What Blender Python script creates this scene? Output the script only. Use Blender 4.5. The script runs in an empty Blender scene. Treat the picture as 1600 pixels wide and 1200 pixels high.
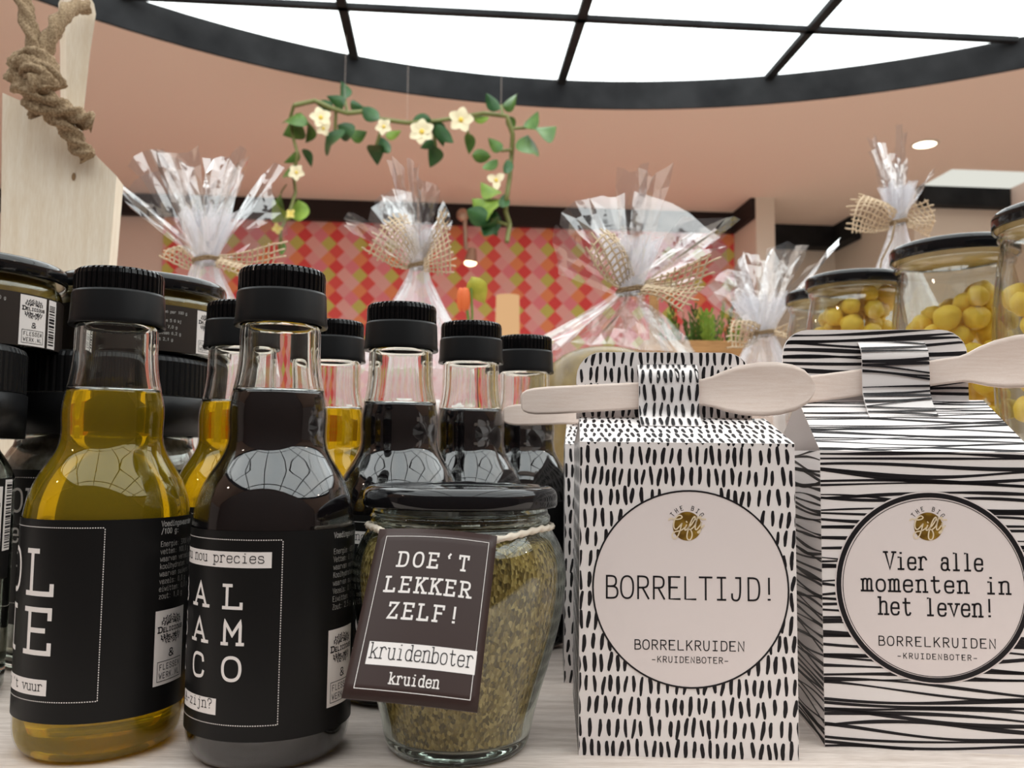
import bpy, bmesh, math, random
from mathutils import Vector, Matrix, noise as mnoise

PI = math.pi
C = bpy.context.scene.collection
SC = bpy.context.scene
random.seed(7)

# ------------------------------------------------------------------ camera, world, lights, exposure
F_PX, PITCH, ROLL, CAM_H = 1350.0, math.atan(105 / 1350), 0.0105, 0.0855
cam_d = bpy.data.cameras.new('camera')
cam = bpy.data.objects.new('camera', cam_d)
C.objects.link(cam)
CM = Matrix.Rotation(PI / 2 + PITCH, 3, 'X') @ Matrix.Rotation(ROLL, 3, 'Z')
cam.matrix_world = Matrix.Translation((0, 0, CAM_H)) @ CM.to_4x4()
cam_d.sensor_width = 36.0
cam_d.lens = 36.0 * F_PX / 1600
cam_d.clip_start = 0.01
cam_d.clip_end = 60
cam_d.dof.use_dof = True
cam_d.dof.focus_distance = 0.255
cam_d.dof.aperture_fstop = 30
SC.camera = cam

SC.view_settings.view_transform = 'Standard'
SC.view_settings.look = 'None'
SC.view_settings.gamma = 1
SC.view_settings.use_curve_mapping = False
SC.view_settings.exposure = -0.25
SC.cycles.max_bounces = 20
SC.cycles.transmission_bounces = 16
SC.cycles.transparent_max_bounces = 48
SC.cycles.glossy_bounces = 6
SC.cycles.diffuse_bounces = 4
SC.cycles.sample_clamp_indirect = 6
SC.cycles.blur_glossy = 0.3

W = bpy.data.worlds.new('world')
SC.world = W
W.use_nodes = True
W.node_tree.nodes['Background'].inputs[0].default_value = (0.95, 0.74, 0.64, 1)
W.node_tree.nodes['Background'].inputs[1].default_value = 0.24

ROOM_YAW = math.radians(4.45)
CEIL = 1.4855
FLOOR = -0.95


def room(x, y, z):                      # room axes -> world
    c, s = math.cos(ROOM_YAW), math.sin(ROOM_YAW)
    return Vector((x * c - y * s, x * s + y * c, z))


def lamp(x, y, power, col, rad=0.03, aim=None):
    d = bpy.data.lights.new('spotlight', 'SPOT')
    d.energy = power
    d.color = col
    d.shadow_soft_size = rad
    d.spot_size = math.radians(70)
    d.spot_blend = 0.6
    o = bpy.data.objects.new('spotlight', d)
    C.objects.link(o)
    o.location = (x, y, CEIL - 0.03)
    t = Vector(aim or (0, 0.35, 0.05)) - Vector(o.location)
    o.rotation_euler = t.to_track_quat('-Z', 'Y').to_euler()
    return o


for lx, ly, pw in ((-1.7, -1.9, 5), (-0.6, -2.2, 6), (0.5, -2.2, 6), (1.6, -1.9, 5), (-2.3, -0.4, 4), (2.6, 0.2, 4)):
    lamp(lx, ly, pw, (1.0, 0.80, 0.66))

for k in range(9):
    lamp(-2.6 + 0.65 * k, -3.0 - 0.5 * (k % 3), 3, (1.0, 0.85, 0.70), 0.025)

# ------------------------------------------------------------------ helpers


def at(px, py, Y):                      # point of the photograph's pixel (px, py) on the plane y = Y
    v = CM @ Vector(((px - 800) / F_PX, (600 - py) / F_PX, -1))
    return Vector((0, 0, CAM_H)) + v * (Y / v.y)


class MB:
    def __init__(s):
        s.v, s.f, s.m, s.sm = [], [], [], []

    def face(s, pts, m=0, smooth=False):
        b = len(s.v)
        s.v.extend([Vector(p) for p in pts])
        s.f.append(tuple(range(b, b + len(pts))))
        s.m.append(m)
        s.sm.append(smooth)

    def grid(s, rows, m=0, smooth=True, closed=False, flip=False):
        b = len(s.v)
        n = len(rows[0])
        for r in rows:
            s.v.extend([Vector(p) for p in r])
        for j in range(len(rows) - 1):
            for i in range(n if closed else n - 1):
                k = (i + 1) % n
                q = (b + j * n + i, b + j * n + k, b + (j + 1) * n + k, b + (j + 1) * n + i)
                s.f.append(q[::-1] if flip else q)
                s.m.append(m)
                s.sm.append(smooth)

    def lathe(s, prof, seg=48, m=0, smooth=True, c=(0, 0), rfun=None, mats=None):
        rows = []
        for (r, z) in prof:
            rows.append([(c[0] + (rfun(a, r, z) if rfun else r) * math.cos(a), c[1] + (rfun(a, r, z) if rfun else r) * math.sin(a), z)
                         for a in [2 * PI * i / seg for i in range(seg)]])
        b = len(s.v)
        for r in rows:
            s.v.extend([Vector(p) for p in r])
        for j in range(len(rows) - 1):
            for i in range(seg):
                k = (i + 1) % seg
                a0, a1 = b + j * seg + i, b + j * seg + k
                b0, b1 = b + (j + 1) * seg + i, b + (j + 1) * seg + k
                if prof[j][0] < 1e-7:
                    f = (a0, b1, b0)
                elif prof[j + 1][0] < 1e-7:
                    f = (a0, a1, b0)
                else:
                    f = (a0, a1, b1, b0)
                s.f.append(f)
                s.m.append(mats[j] if mats else m)
                s.sm.append(smooth)

    def tube(s, pts, r, seg=8, m=0, smooth=True, caps=True, twist=None):
        pts = [Vector(p) for p in pts]
        n = len(pts)
        rows = []
        up = Vector((0, 0, 1))
        d0 = (pts[1] - pts[0]).normalized()
        if abs(d0.z) > 0.9:
            up = Vector((0, 1, 0))
        u = d0.cross(up).normalized()
        for i in range(n):
            d = (pts[min(i + 1, n - 1)] - pts[max(i - 1, 0)]).normalized()
            u = (u - d * u.dot(d)).normalized()
            w = d.cross(u)
            rr = r[i] if isinstance(r, (list, tuple)) else r
            row = []
            for k in range(seg):
                a = 2 * PI * k / seg
                q = rr
                if twist:
                    q = rr * (1 + 0.30 * math.cos(twist[0] * a + twist[1] * i))
                row.append(pts[i] + u * (q * math.cos(a)) + w * (q * math.sin(a)))
            rows.append(row)
        s.grid(rows, m, smooth, closed=True, flip=False)
        if caps:
            s.face(rows[0][::-1], m)
            s.face(rows[-1], m)

    def box(s, p0, p1, m=0):
        x0, y0, z0 = p0
        x1, y1, z1 = p1
        P = [(x0, y0, z0), (x1, y0, z0), (x1, y1, z0), (x0, y1, z0), (x0, y0, z1), (x1, y0, z1), (x1, y1, z1), (x0, y1, z1)]
        for q in ((3, 2, 1, 0), (4, 5, 6, 7), (0, 1, 5, 4), (1, 2, 6, 5), (2, 3, 7, 6), (3, 0, 4, 7)):
            s.face([P[i] for i in q], m)

    def prism(s, outline, fwd, m=0, mside=None):     # outline = list of Vectors (front face), fwd = extrusion vector
        fwd = Vector(fwd)
        a = [Vector(p) for p in outline]
        b = [p + fwd for p in a]
        s.face(a, m)
        s.face(b[::-1], m)
        n = len(a)
        for i in range(n):
            k = (i + 1) % n
            s.face([a[k], a[i], b[i], b[k]], m if mside is None else mside)

    def ball(s, c, r, m=0, seg=12, rings=8, sq=(1, 1, 1), nz=0, seed=0):
        c = Vector(c)
        rows = []
        for j in range(rings + 1):
            t = PI * j / rings
            row = []
            for i in range(seg):
                a = 2 * PI * i / seg
                d = Vector((math.sin(t) * math.cos(a), math.sin(t) * math.sin(a), -math.cos(t)))
                k = 1 + (nz * mnoise.noise(d * 1.6 + Vector((seed * 3.1, seed, 0))) if nz else 0)
                row.append(c + Vector((d.x * sq[0], d.y * sq[1], d.z * sq[2])) * r * k)
            rows.append(row)
        s.grid(rows, m, True, closed=True)

    def build(s, name, mats, parent=None, weld=0.0, fix=False, bevel=0.0):
        me = bpy.data.meshes.new(name)
        me.from_pydata([tuple(v) for v in s.v], [], s.f)
        if not isinstance(mats, (list, tuple)):
            mats = [mats]
        for m in mats:
            me.materials.append(m)
        for p, mi, sm in zip(me.polygons, s.m, s.sm):
            p.material_index = mi
            p.use_smooth = sm
        if weld or fix:
            bm = bmesh.new()
            bm.from_mesh(me)
            if weld:
                bmesh.ops.remove_doubles(bm, verts=bm.verts, dist=weld)
            if fix:
                bmesh.ops.recalc_face_normals(bm, faces=bm.faces)
            bm.to_mesh(me)
            bm.free()
        o = bpy.data.objects.new(name, me)
        C.objects.link(o)
        if parent:
            o.parent = parent
        if bevel:
            b = o.modifiers.new('bevel', 'BEVEL')
            b.width = bevel
            b.segments = 2
            b.limit_method = 'ANGLE'
        return o


def tag(o, label, cat, group=None, kind=None):
    o['label'] = label
    o['category'] = cat
    if group:
        o['group'] = group
    if kind:
        o['kind'] = kind
    return o


def thing(name, label, cat, loc=(0, 0, 0), rz=0, group=None):
    o = bpy.data.objects.new(name, None)
    o.empty_display_size = 0.02
    C.objects.link(o)
    o.location = loc
    o.rotation_euler = (0, 0, rz)
    return tag(o, label, cat, group)


def copy_tree(o, parent=None):
    c = o.copy()
    C.objects.link(c)
    c.parent = parent
    for ch in list(o.children):
        copy_tree(ch, c)
    return c


def relabel(o, label, loc=None, rz=None):
    o['label'] = label
    if loc is not None:
        o.location = loc
    if rz is not None:
        o.rotation_euler = (0, 0, rz)
    return o


def struct(o):
    o['kind'] = 'structure'
    return o


# ------------------------------------------------------------------ materials
def mat(name, col=(0.5, 0.5, 0.5), rough=0.5, spec=0.5, metal=0.0, trans=0.0, ior=1.45, coat=0.0, sheen=0.0, sss=0.0):
    m = bpy.data.materials.new(name)
    m.use_nodes = True
    b = m.node_tree.nodes['Principled BSDF']
    b.inputs['Base Color'].default_value = (*col, 1)
    b.inputs['Roughness'].default_value = rough
    b.inputs['Specular IOR Level'].default_value = spec
    b.inputs['Metallic'].default_value = metal
    b.inputs['Transmission Weight'].default_value = trans
    b.inputs['IOR'].default_value = ior
    b.inputs['Coat Weight'].default_value = coat
    if sss:
        b.inputs['Subsurface Weight'].default_value = sss
        b.inputs['Subsurface Radius'].default_value = (0.003, 0.002, 0.001)
    return m


class NT:
    def __init__(s, m):
        s.t = m.node_tree
        s.b = s.t.nodes.get('Principled BSDF')
        s.out = s.t.nodes.get('Material Output')

    def n(s, typ, **kw):
        x = s.t.nodes.new(typ)
        for k, v in kw.items():
            setattr(x, k, v)
        return x

    def l(s, a, b):
        s.t.links.new(a, b)

    def math(s, op, a, b=None, c=None):
        x = s.n('ShaderNodeMath', operation=op)
        for i, q in enumerate((a, b, c)):
            if q is None:
                continue
            if isinstance(q, (int, float)):
                x.inputs[i].default_value = q
            else:
                s.l(q, x.inputs[i])
        return x.outputs[0]

    def ramp(s, fac, stops, interp='LINEAR'):
        r = s.n('ShaderNodeValToRGB')
        r.color_ramp.interpolation = interp
        e = r.color_ramp.elements
        e[0].position, e[0].color = stops[0][0], (*stops[0][1], 1)
        e[1].position, e[1].color = stops[-1][0], (*stops[-1][1], 1)
        for p, c in stops[1:-1]:
            q = e.new(p)
            q.color = (*c, 1)
        s.l(fac, r.inputs[0])
        return r.outputs[0]

    def coords(s, scale=(1, 1, 1), which='Object', rot=(0, 0, 0)):
        tc = s.n('ShaderNodeTexCoord')
        mp = s.n('ShaderNodeMapping')
        mp.inputs['Scale'].default_value = scale
        mp.inputs['Rotation'].default_value = rot
        s.l(tc.outputs[which], mp.inputs[0])
        return mp.outputs[0]

    def noise(s, vec, scale=5, detail=3, rough=0.5):
        x = s.n('ShaderNodeTexNoise')
        x.inputs['Scale'].default_value = scale
        x.inputs['Detail'].default_value = detail
        x.inputs['Roughness'].default_value = rough
        s.l(vec, x.inputs['Vector'])
        return x.outputs['Fac']

    def bump(s, h, strength=0.3, dist=0.001):
        x = s.n('ShaderNodeBump')
        x.inputs['Strength'].default_value = strength
        x.inputs['Distance'].default_value = dist
        s.l(h, x.inputs['Height'])
        s.l(x.outputs[0], s.b.inputs['Normal'])


def noisy(name, c1, c2, scale, rough=0.6, stretch=(1, 1, 1), bump=0.0, bdist=0.001, detail=4, spec=0.3, lo=0.35, hi=0.65):
    m = mat(name, c1, rough, spec)
    t = NT(m)
    f = t.noise(t.coords(stretch), scale, detail)
    t.l(t.ramp(f, [(lo, c1), (hi, c2)]), t.b.inputs['Base Color'])
    if bump:
        t.bump(f, bump, bdist)
    return m


def wood(name, base, dark, axis=0, scale=60, stretch=14, knots=False, rough=0.65):
    m = mat(name, base, rough, 0.25)
    t = NT(m)
    sc = [stretch, stretch, stretch]
    sc[axis] = 1.0
    v = t.coords(tuple(sc))
    f1 = t.noise(v, scale / 8, 5, 0.6)
    f2 = t.noise(v, scale, 3, 0.6)
    f = t.math('ADD', t.math('MULTIPLY', f1, 0.65), t.math('MULTIPLY', f2, 0.35))
    mid = tuple(0.55 * a + 0.45 * b for a, b in zip(base, dark))
    t.l(t.ramp(f, [(0.36, dark), (0.5, mid), (0.6, base)]), t.b.inputs['Base Color'])
    t.bump(f2, 0.15, 0.0006)
    return m


def glass_mat(name, tint=(1, 1, 1), rough=0.0, ior=1.5):
    m = bpy.data.materials.new(name)
    m.use_nodes = True
    t = NT(m)
    t.t.nodes.remove(t.b)
    g = t.n('ShaderNodeBsdfGlass')
    g.inputs['Color'].default_value = (*tint, 1)
    g.inputs['Roughness'].default_value = rough
    g.inputs['IOR'].default_value = ior
    t.l(g.outputs[0], t.out.inputs[0])
    return m


def thin_mat(name, tint=(1, 1, 1), ior=1.5, gl=1.0, haze=0.0, hazecol=(1, 1, 1), rough=0.02, wrinkle=None):
    """thin clear film or thin glass skin: see-through, with a Fresnel reflection and a little haze"""
    m = bpy.data.materials.new(name)
    m.use_nodes = True
    t = NT(m)
    t.t.nodes.remove(t.b)
    tr = t.n('ShaderNodeBsdfTransparent')
    tr.inputs[0].default_value = (*tint, 1)
    gs = t.n('ShaderNodeBsdfGlossy')
    gs.inputs['Roughness'].default_value = rough
    fr = t.n('ShaderNodeFresnel')
    ge = t.n('ShaderNodeNewGeometry')       # a film reflects alike from both sides
    t.l(t.math('ADD', t.math('MULTIPLY', ge.outputs['Backfacing'], 1 / ior - ior), ior), fr.inputs[0])
    mx = t.n('ShaderNodeMixShader')
    t.l(t.math('MULTIPLY', fr.outputs[0], gl), mx.inputs[0])
    if wrinkle:
        v = t.coords((1, 1, 1))
        nf = t.noise(v, wrinkle, 3, 0.6)
        bp = t.n('ShaderNodeBump')
        bp.inputs['Strength'].default_value = 0.3
        bp.inputs['Distance'].default_value = 0.004
        t.l(nf, bp.inputs['Height'])
        t.l(bp.outputs[0], gs.inputs['Normal'])
        t.l(bp.outputs[0], fr.inputs['Normal'])
    src = tr.outputs[0]
    if haze:
        df = t.n('ShaderNodeBsdfDiffuse')
        df.inputs[0].default_value = (*hazecol, 1)
        tl = t.n('ShaderNodeBsdfTranslucent')
        tl.inputs[0].default_value = (*hazecol, 1)
        hz = t.n('ShaderNodeMixShader')
        hz.inputs[0].default_value = 0.5
        t.l(df.outputs[0], hz.inputs[1])
        t.l(tl.outputs[0], hz.inputs[2])
        mh = t.n('ShaderNodeMixShader')
        mh.inputs[0].default_value = haze
        t.l(tr.outputs[0], mh.inputs[1])
        t.l(hz.outputs[0], mh.inputs[2])
        src = mh.outputs[0]
    t.l(src, mx.inputs[1])
    t.l(gs.outputs[0], mx.inputs[2])
    t.l(mx.outputs[0], t.out.inputs[0])
    return m


def emit_mat(name, col, strength):
    m = bpy.data.materials.new(name)
    m.use_nodes = True
    t = NT(m)
    t.t.nodes.remove(t.b)
    e = t.n('ShaderNodeEmission')
    e.inputs[0].default_value = (*col, 1)
    e.inputs[1].default_value = strength
    t.l(e.outputs[0], t.out.inputs[0])
    return m


M_GLASS = glass_mat('clear_glass', (0.985, 0.995, 0.985))
M_SKIN = thin_mat('glass_skin', (1, 1, 1), 1.5, 1.0)
M_JARGLASS = glass_mat('jar_glass', (0.96, 0.985, 0.965))
M_THINJAR = thin_mat('thin_jar_glass', (0.95, 0.965, 0.945), 1.5, 1.9)
M_BLACKPL = mat('black_plastic_gloss', (0.004, 0.004, 0.0045), 0.14, 0.32)
M_BLACKMT = mat('black_plastic_matt', (0.006, 0.006, 0.0065), 0.34, 0.22)
M_LID = mat('black_enamel_lid', (0.006, 0.006, 0.007), 0.07, 0.5)
M_LACQ = mat('gold_lacquer', (0.42, 0.29, 0.09), 0.35, 0.5, 0.5)
M_LABEL = mat('black_paper', (0.009, 0.0085, 0.0085), 0.40, 0.2)
M_TAG = mat('dark_brown_card', (0.043, 0.025, 0.022), 0.36, 0.25)
M_WHITE = mat('white_print', (0.80, 0.74, 0.71), 0.55, 0.2)
M_FINE = mat('grey_small_print', (0.42, 0.40, 0.38), 0.55, 0.2)
M_BLACK = mat('black_print', (0.012, 0.010, 0.012), 0.5, 0.3)
M_CARD = mat('white_card', (0.85, 0.79, 0.77), 0.5, 0.3)
M_CARDLBL = mat('white_label_paper', (0.80, 0.71, 0.69), 0.45, 0.3)
M_GOLD = noisy('gold_foil', (0.13, 0.065, 0.006), (0.36, 0.21, 0.03), 260, 0.3, (1, 1, 1), 0, 0.001, 2, 0.6)
M_VINEGAR = mat('balsamic', (0.005, 0.004, 0.0045), 0.02, 0.8, 0, 0, 1.45)
M_TWINE = noisy('jute', (0.17, 0.105, 0.055), (0.37, 0.27, 0.165), 900, 0.9, (1, 1, 1), 0.3, 0.0005)
M_BURLAP = noisy('burlap_thread', (0.52, 0.39, 0.25), (0.72, 0.58, 0.42), 500, 0.9)
M_STRING = mat('white_cotton_string', (0.75, 0.66, 0.55), 0.85, 0.1)
M_FILM = thin_mat('cellophane', (0.97, 0.97, 0.98), 1.5, 4.5, 0.04, (0.97, 0.97, 1.0), 0.05, 18)
M_BODY = thin_mat('cellophane_body', (0.97, 0.97, 0.97), 1.5, 1.5, 0.06, (0.97, 0.97, 1.0), 0.05, 18)
M_CORE = thin_mat('gathered_cellophane', (0.97, 0.97, 0.98), 1.5, 1.4, 0.24, (0.97, 0.97, 1.0), 0.08, 40)
M_SPOON = wood('birch_wood', (0.93, 0.79, 0.71), (0.85, 0.69, 0.60), 0, 500, 22, rough=0.55)
M_PINE = wood('pine_wood', (0.84, 0.75, 0.62), (0.74, 0.62, 0.47), 2, 120, 10)
M_TABLE = wood('whitewashed_wood', (0.78, 0.68, 0.62), (0.56, 0.46, 0.40), 0, 160, 12)
M_CRATE = wood('brown_wood', (0.46, 0.25, 0.10), (0.26, 0.13, 0.05), 0, 60, 10)


def oil_material():
    m = bpy.data.materials.new('olive_oil')
    m.use_nodes = True
    t = NT(m)
    t.t.nodes.remove(t.b)
    g = t.n('ShaderNodeBsdfGlass')
    g.inputs['Color'].default_value = (0.88, 0.68, 0.06, 1)
    g.inputs['IOR'].default_value = 1.46
    df = t.n('ShaderNodeBsdfDiffuse')
    df.inputs[0].default_value = (0.36, 0.25, 0.012, 1)
    mx = t.n('ShaderNodeMixShader')
    mx.inputs[0].default_value = 0.33
    t.l(g.outputs[0], mx.inputs[1])
    t.l(df.outputs[0], mx.inputs[2])
    t.l(mx.outputs[0], t.out.inputs[0])
    return m


M_OIL = oil_material()


def herb_material():
    m = mat('dried_herbs', (0.2, 0.15, 0.06), 0.85, 0.15)
    t = NT(m)
    v = t.coords()
    vo = t.n('ShaderNodeTexVoronoi')
    vo.inputs['Scale'].default_value = 1350
    t.l(t.coords((1, 1, 0.55)), vo.inputs['Vector'])
    big = t.noise(v, 60, 3)
    sep = t.n('ShaderNodeSeparateColor')
    t.l(vo.outputs['Color'], sep.inputs[0])
    f = t.math('ADD', t.math('MULTIPLY', sep.outputs[0], 0.62), t.math('MULTIPLY', big, 0.38))
    t.l(t.ramp(f, [(0.12, (0.06, 0.04, 0.012)), (0.38, (0.22, 0.14, 0.034)), (0.6, (0.37, 0.25, 0.07)), (0.85, (0.64, 0.46, 0.18))]), t.b.inputs['Base Color'])
    t.bump(vo.outputs['Distance'], 0.9, 0.0009)
    return m


M_HERB = herb_material()

# ------------------------------------------------------------------ stroke lettering (monospaced; grid 6 wide, 10 high)
GLYPH = {
    'A': '0,0 3,10 6,0;1.1,3.4 4.9,3.4', 'B': '0.8,0 0.8,10;~0.8,10 5.2,10 5.2,5.3 0.8,5.3;~0.8,5.3 5.9,5.3 5.9,0 0.8,0',
    'C': '~5.6,7.4 5.3,10 0.2,10.2 0.2,-0.2 5.3,0 5.8,2.4', 'D': '0.8,0 0.8,10;~0.8,10 5.9,10 5.9,0 0.8,0',
    'E': '5.5,10 0.8,10 0.8,0 5.6,0;0.8,5.2 4.3,5.2', 'F': '5.5,10 0.8,10 0.8,0;0.8,5.2 4.3,5.2',
    'G': '~5.5,7.6 5.2,10 0.2,10.2 0.2,-0.2 5.4,0 5.5,2.5;5.5,0.4 5.5,4.4 3.3,4.4', 'H': '0.7,0 0.7,10;5.3,0 5.3,10;0.7,5 5.3,5',
    'I': '3,0 3,10;1.2,0 4.8,0;1.2,10 4.8,10', 'J': '~4.4,10 4.4,-0.2 0.6,-0.2 0.5,2.6;2.4,10 4.4,10',
    'K': '0.8,0 0.8,10;5.4,10 0.8,3.8;2.5,6 5.7,0', 'L': '0.8,10 0.8,0 5.6,0', 'M': '0.4,0 0.4,10 3,4 5.6,10 5.6,0',
    'N': '0.6,0 0.6,10 5.4,0 5.4,10', 'O': 'o0.1,0 5.9,0 5.9,10 0.1,10', 'P': '0.8,0 0.8,10;~0.8,10 5.7,10 5.7,4.6 0.8,4.6',
    'R': '0.8,0 0.8,10;~0.8,10 5.5,10 5.5,4.9 0.8,4.9;2.9,4.9 5.7,0', 'S': '~5.2,7.8 5,10.1 0.5,10.2 0.5,5.5 5.7,4.9 5.7,-0.2 0.8,-0.1 0.5,2.4',
    'T': '0.2,10 5.8,10;3,10 3,0', 'U': '~0.6,10 0.6,-0.2 5.4,-0.2 5.4,10', 'V': '0,10 3,0 6,10', 'W': '0,10 1.5,0 3,6.5 4.5,0 6,10',
    'X': '0.3,0 5.7,10;0.3,10 5.7,0', 'Y': '0.2,10 3,4.6 5.8,10;3,4.6 3,0', 'Z': '0.6,10 5.4,10 0.4,0 5.6,0',
    'a': '~0.8,5.6 1.1,7.2 4.8,7.3 4.8,4.5 4.8,0.6;4.8,0.6 5.8,0;o0.4,-0.1 4.8,-0.1 4.8,4.2 0.4,4.2',
    'b': '0.8,10 0.8,0;o0.8,-0.1 5.7,-0.1 5.7,7 0.8,7', 'c': '~5.1,5.3 4.9,7.1 0.3,7.1 0.3,-0.1 5,-0.1 5.4,1.6',
    'd': '5.2,10 5.2,0;o0.3,-0.1 5.2,-0.1 5.2,7 0.3,7', 'e': '0.4,3.7 5.5,3.7;~5.5,3.7 5.5,7.1 0.3,7.1 0.3,-0.1 5,-0.1 5.5,1.5',
    'f': '2.6,0 2.6,7.4;~2.6,7 2.6,10.2 4.2,10.2 5.4,9.4;0.8,7 4.8,7', 'g': 'o0.3,0 5.2,0 5.2,7 0.3,7;~5.2,7 5.2,-3 1.2,-3.1 0.8,-2.2',
    'h': '0.8,0 0.8,10;~0.8,4.6 1.2,7.4 5.2,7.6 5.2,3.8 5.2,0', 'i': '3,0 3,7 1.4,7;1.2,0 4.8,0;2.75,9.6 3.25,9.6',
    'j': '~3.7,7 3.7,-3.1 1.2,-3.1 0.8,-2.2;1.8,7 3.7,7;3.45,9.6 3.95,9.6', 'k': '0.8,0 0.8,10;5,7 0.8,2.8;2.3,4.3 5.5,0',
    'l': '3,0 3,10 1.4,10;1.2,0 4.8,0', 'm': '0.3,0 0.3,7;~0.3,4.8 0.6,7.4 3,7.4 3,4.5 3,0;~3,4.8 3.3,7.4 5.7,7.4 5.7,4.5 5.7,0',
    'n': '0.8,0 0.8,7;~0.8,4.4 1.2,7.4 5.2,7.6 5.2,3.8 5.2,0', 'o': 'o0.3,-0.1 5.7,-0.1 5.7,7.1 0.3,7.1',
    'p': '0.8,7 0.8,-3;o0.8,-0.1 5.7,-0.1 5.7,7 0.8,7', 'r': '1.4,0 1.4,7;~1.4,4.2 2,7.4 4.4,7.6 5.4,6',
    's': '~5,5.6 4.8,7.2 0.6,7.2 0.6,3.9 5.5,3.5 5.5,-0.1 0.8,-0.1 0.5,1.6', 't': '~2.2,9.4 2.2,-0.1 4.8,-0.2 5.4,1;0.6,7 5,7',
    'u': '~0.8,7 0.8,-0.2 5,-0.4 5.2,3;5.2,7 5.2,0', 'v': '0.4,7 3,0 5.6,7', 'w': '0,7 1.5,0 3,5 4.5,0 6,7', 'x': '0.5,0 5.5,7;0.5,7 5.5,0',
    'y': '0.5,7 3.1,0;5.6,7 2.6,-3 1,-3', 'z': '0.8,7 5.2,7 0.6,0 5.4,0',
    '0': 'o0.5,0 5.5,0 5.5,10 0.5,10', '1': '1.4,8.4 3.2,10 3.2,0', '2': '~0.6,7.6 0.8,10.2 5.4,10.2 5.4,5.5 0.6,0.4;0.6,0 5.6,0',
    '3': '~0.6,9.8 5.3,10.6 5.3,5.3 2.2,5.2;~2.2,5.2 5.8,5.2 5.8,-0.4 0.5,0', '5': '5,10 1.2,10 0.9,5.6;~0.9,5.6 5.7,7 5.7,-0.4 0.5,0.2',
    '6': 'o0.5,0 5.5,0 5.5,6.2 0.5,6.2;~0.6,3 0.6,8 4.6,10', '7': '0.5,10 5.6,10 2.4,0', '8': 'o0.6,0 5.4,0 5.4,5.4 0.6,5.4;o0.9,5.4 5.1,5.4 5.1,10 0.9,10',
    '9': 'o0.5,3.8 5.5,3.8 5.5,10 0.5,10;~5.4,7 5.4,2 1.4,0', '!': '3,10 3,3;2.7,0.4 3.3,0.4', "'": '3.5,10.2 2.6,8.6 3,7.6', '-': '0.9,4 5.1,4',
    '?': '~0.8,7.6 0.8,10.2 5.4,10.2 5.4,5.6 3,5.6 3,3;2.7,0.4 3.3,0.4', ':': '2.7,0.6 3.3,0.6;2.7,6 3.3,6', '.': '2.6,0.4 3.4,0.4', ',': '3.2,0.8 2.6,-1.4',
    '/': '0.8,-1 5.2,10.6', '&': '~5.6,0 1.2,6.6 1.2,10 4.6,10 4.4,6.4 0.5,4 0.5,-0.2 4.4,-0.4 5.4,4.4',
}


def chaikin(p, closed=False, it=3):
    for _ in range(it):
        q = []
        n = len(p)
        if closed:
            for i in range(n):
                a, b = p[i], p[(i + 1) % n]
                q += [(a[0] * .75 + b[0] * .25, a[1] * .75 + b[1] * .25), (a[0] * .25 + b[0] * .75, a[1] * .25 + b[1] * .75)]
        else:
            q = [p[0]]
            for i in range(n - 1):
                a, b = p[i], p[i + 1]
                if i > 0:
                    q.append((a[0] * .75 + b[0] * .25, a[1] * .75 + b[1] * .25))
                if i < n - 2:
                    q.append((a[0] * .25 + b[0] * .75, a[1] * .25 + b[1] * .75))
            q.append(p[-1])
        p = q
    return p


def glyph_lines(ch, slab):
    out = []
    for part in GLYPH[ch].split(';'):
        kind = part[0] if part[0] in '~o' else ''
        pts = [tuple(float(v) for v in q.split(',')) for q in part.lstrip('~o').split()]
        if kind:
            pts = chaikin(pts, kind == 'o')
            if kind == 'o':
                pts = pts + [pts[0]]
        out.append((pts, bool(kind)))
    if slab and ch not in "!':.,-?&/IiljT" and not ch.isdigit():
        extra = []
        for pts, curved in out:
            for e, nb in ((pts[0], pts[1]), (pts[-1], pts[-2])):
                dx, dy = nb[0] - e[0], nb[1] - e[1]
                if min(abs(e[1] - y) for y in (0, 7, 10, -3)) < 0.15 and abs(dy) > abs(dx) * 1.2:
                    if curved and ch in 'CSGcsearft':
                        continue
                    left = 1.25
                    right = 1.25 if not (e[1] in (7, 10) and ch in 'bdhklmnrpu') else 0.2
                    if ch in 'mMW':
                        left, right = left * .7, right * .7
                    extra.append(([(e[0] - left, e[1]), (e[0] + right, e[1])], False))
                elif abs(dx) > abs(dy) and e[1] in (0, 10) and ch in 'EFLZ':
                    extra.append(([(e[0], e[1]), (e[0], e[1] + (1.9 if e[1] == 0 else -1.9))], False))
        if ch in 'EFBDPRL':
            extra.append(([(-0.4, 0), (0.8, 0)], False))
            extra.append(([(-0.4, 10), (0.8 if ch != 'L' else 2.2, 10)], False))
        out += extra
    if slab and ch == 'T':
        out += [([(0.2, 10), (0.2, 8)], False), ([(5.8, 10), (5.8, 8)], False), ([(1.8, 0), (4.2, 0)], False)]
    return out


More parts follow.
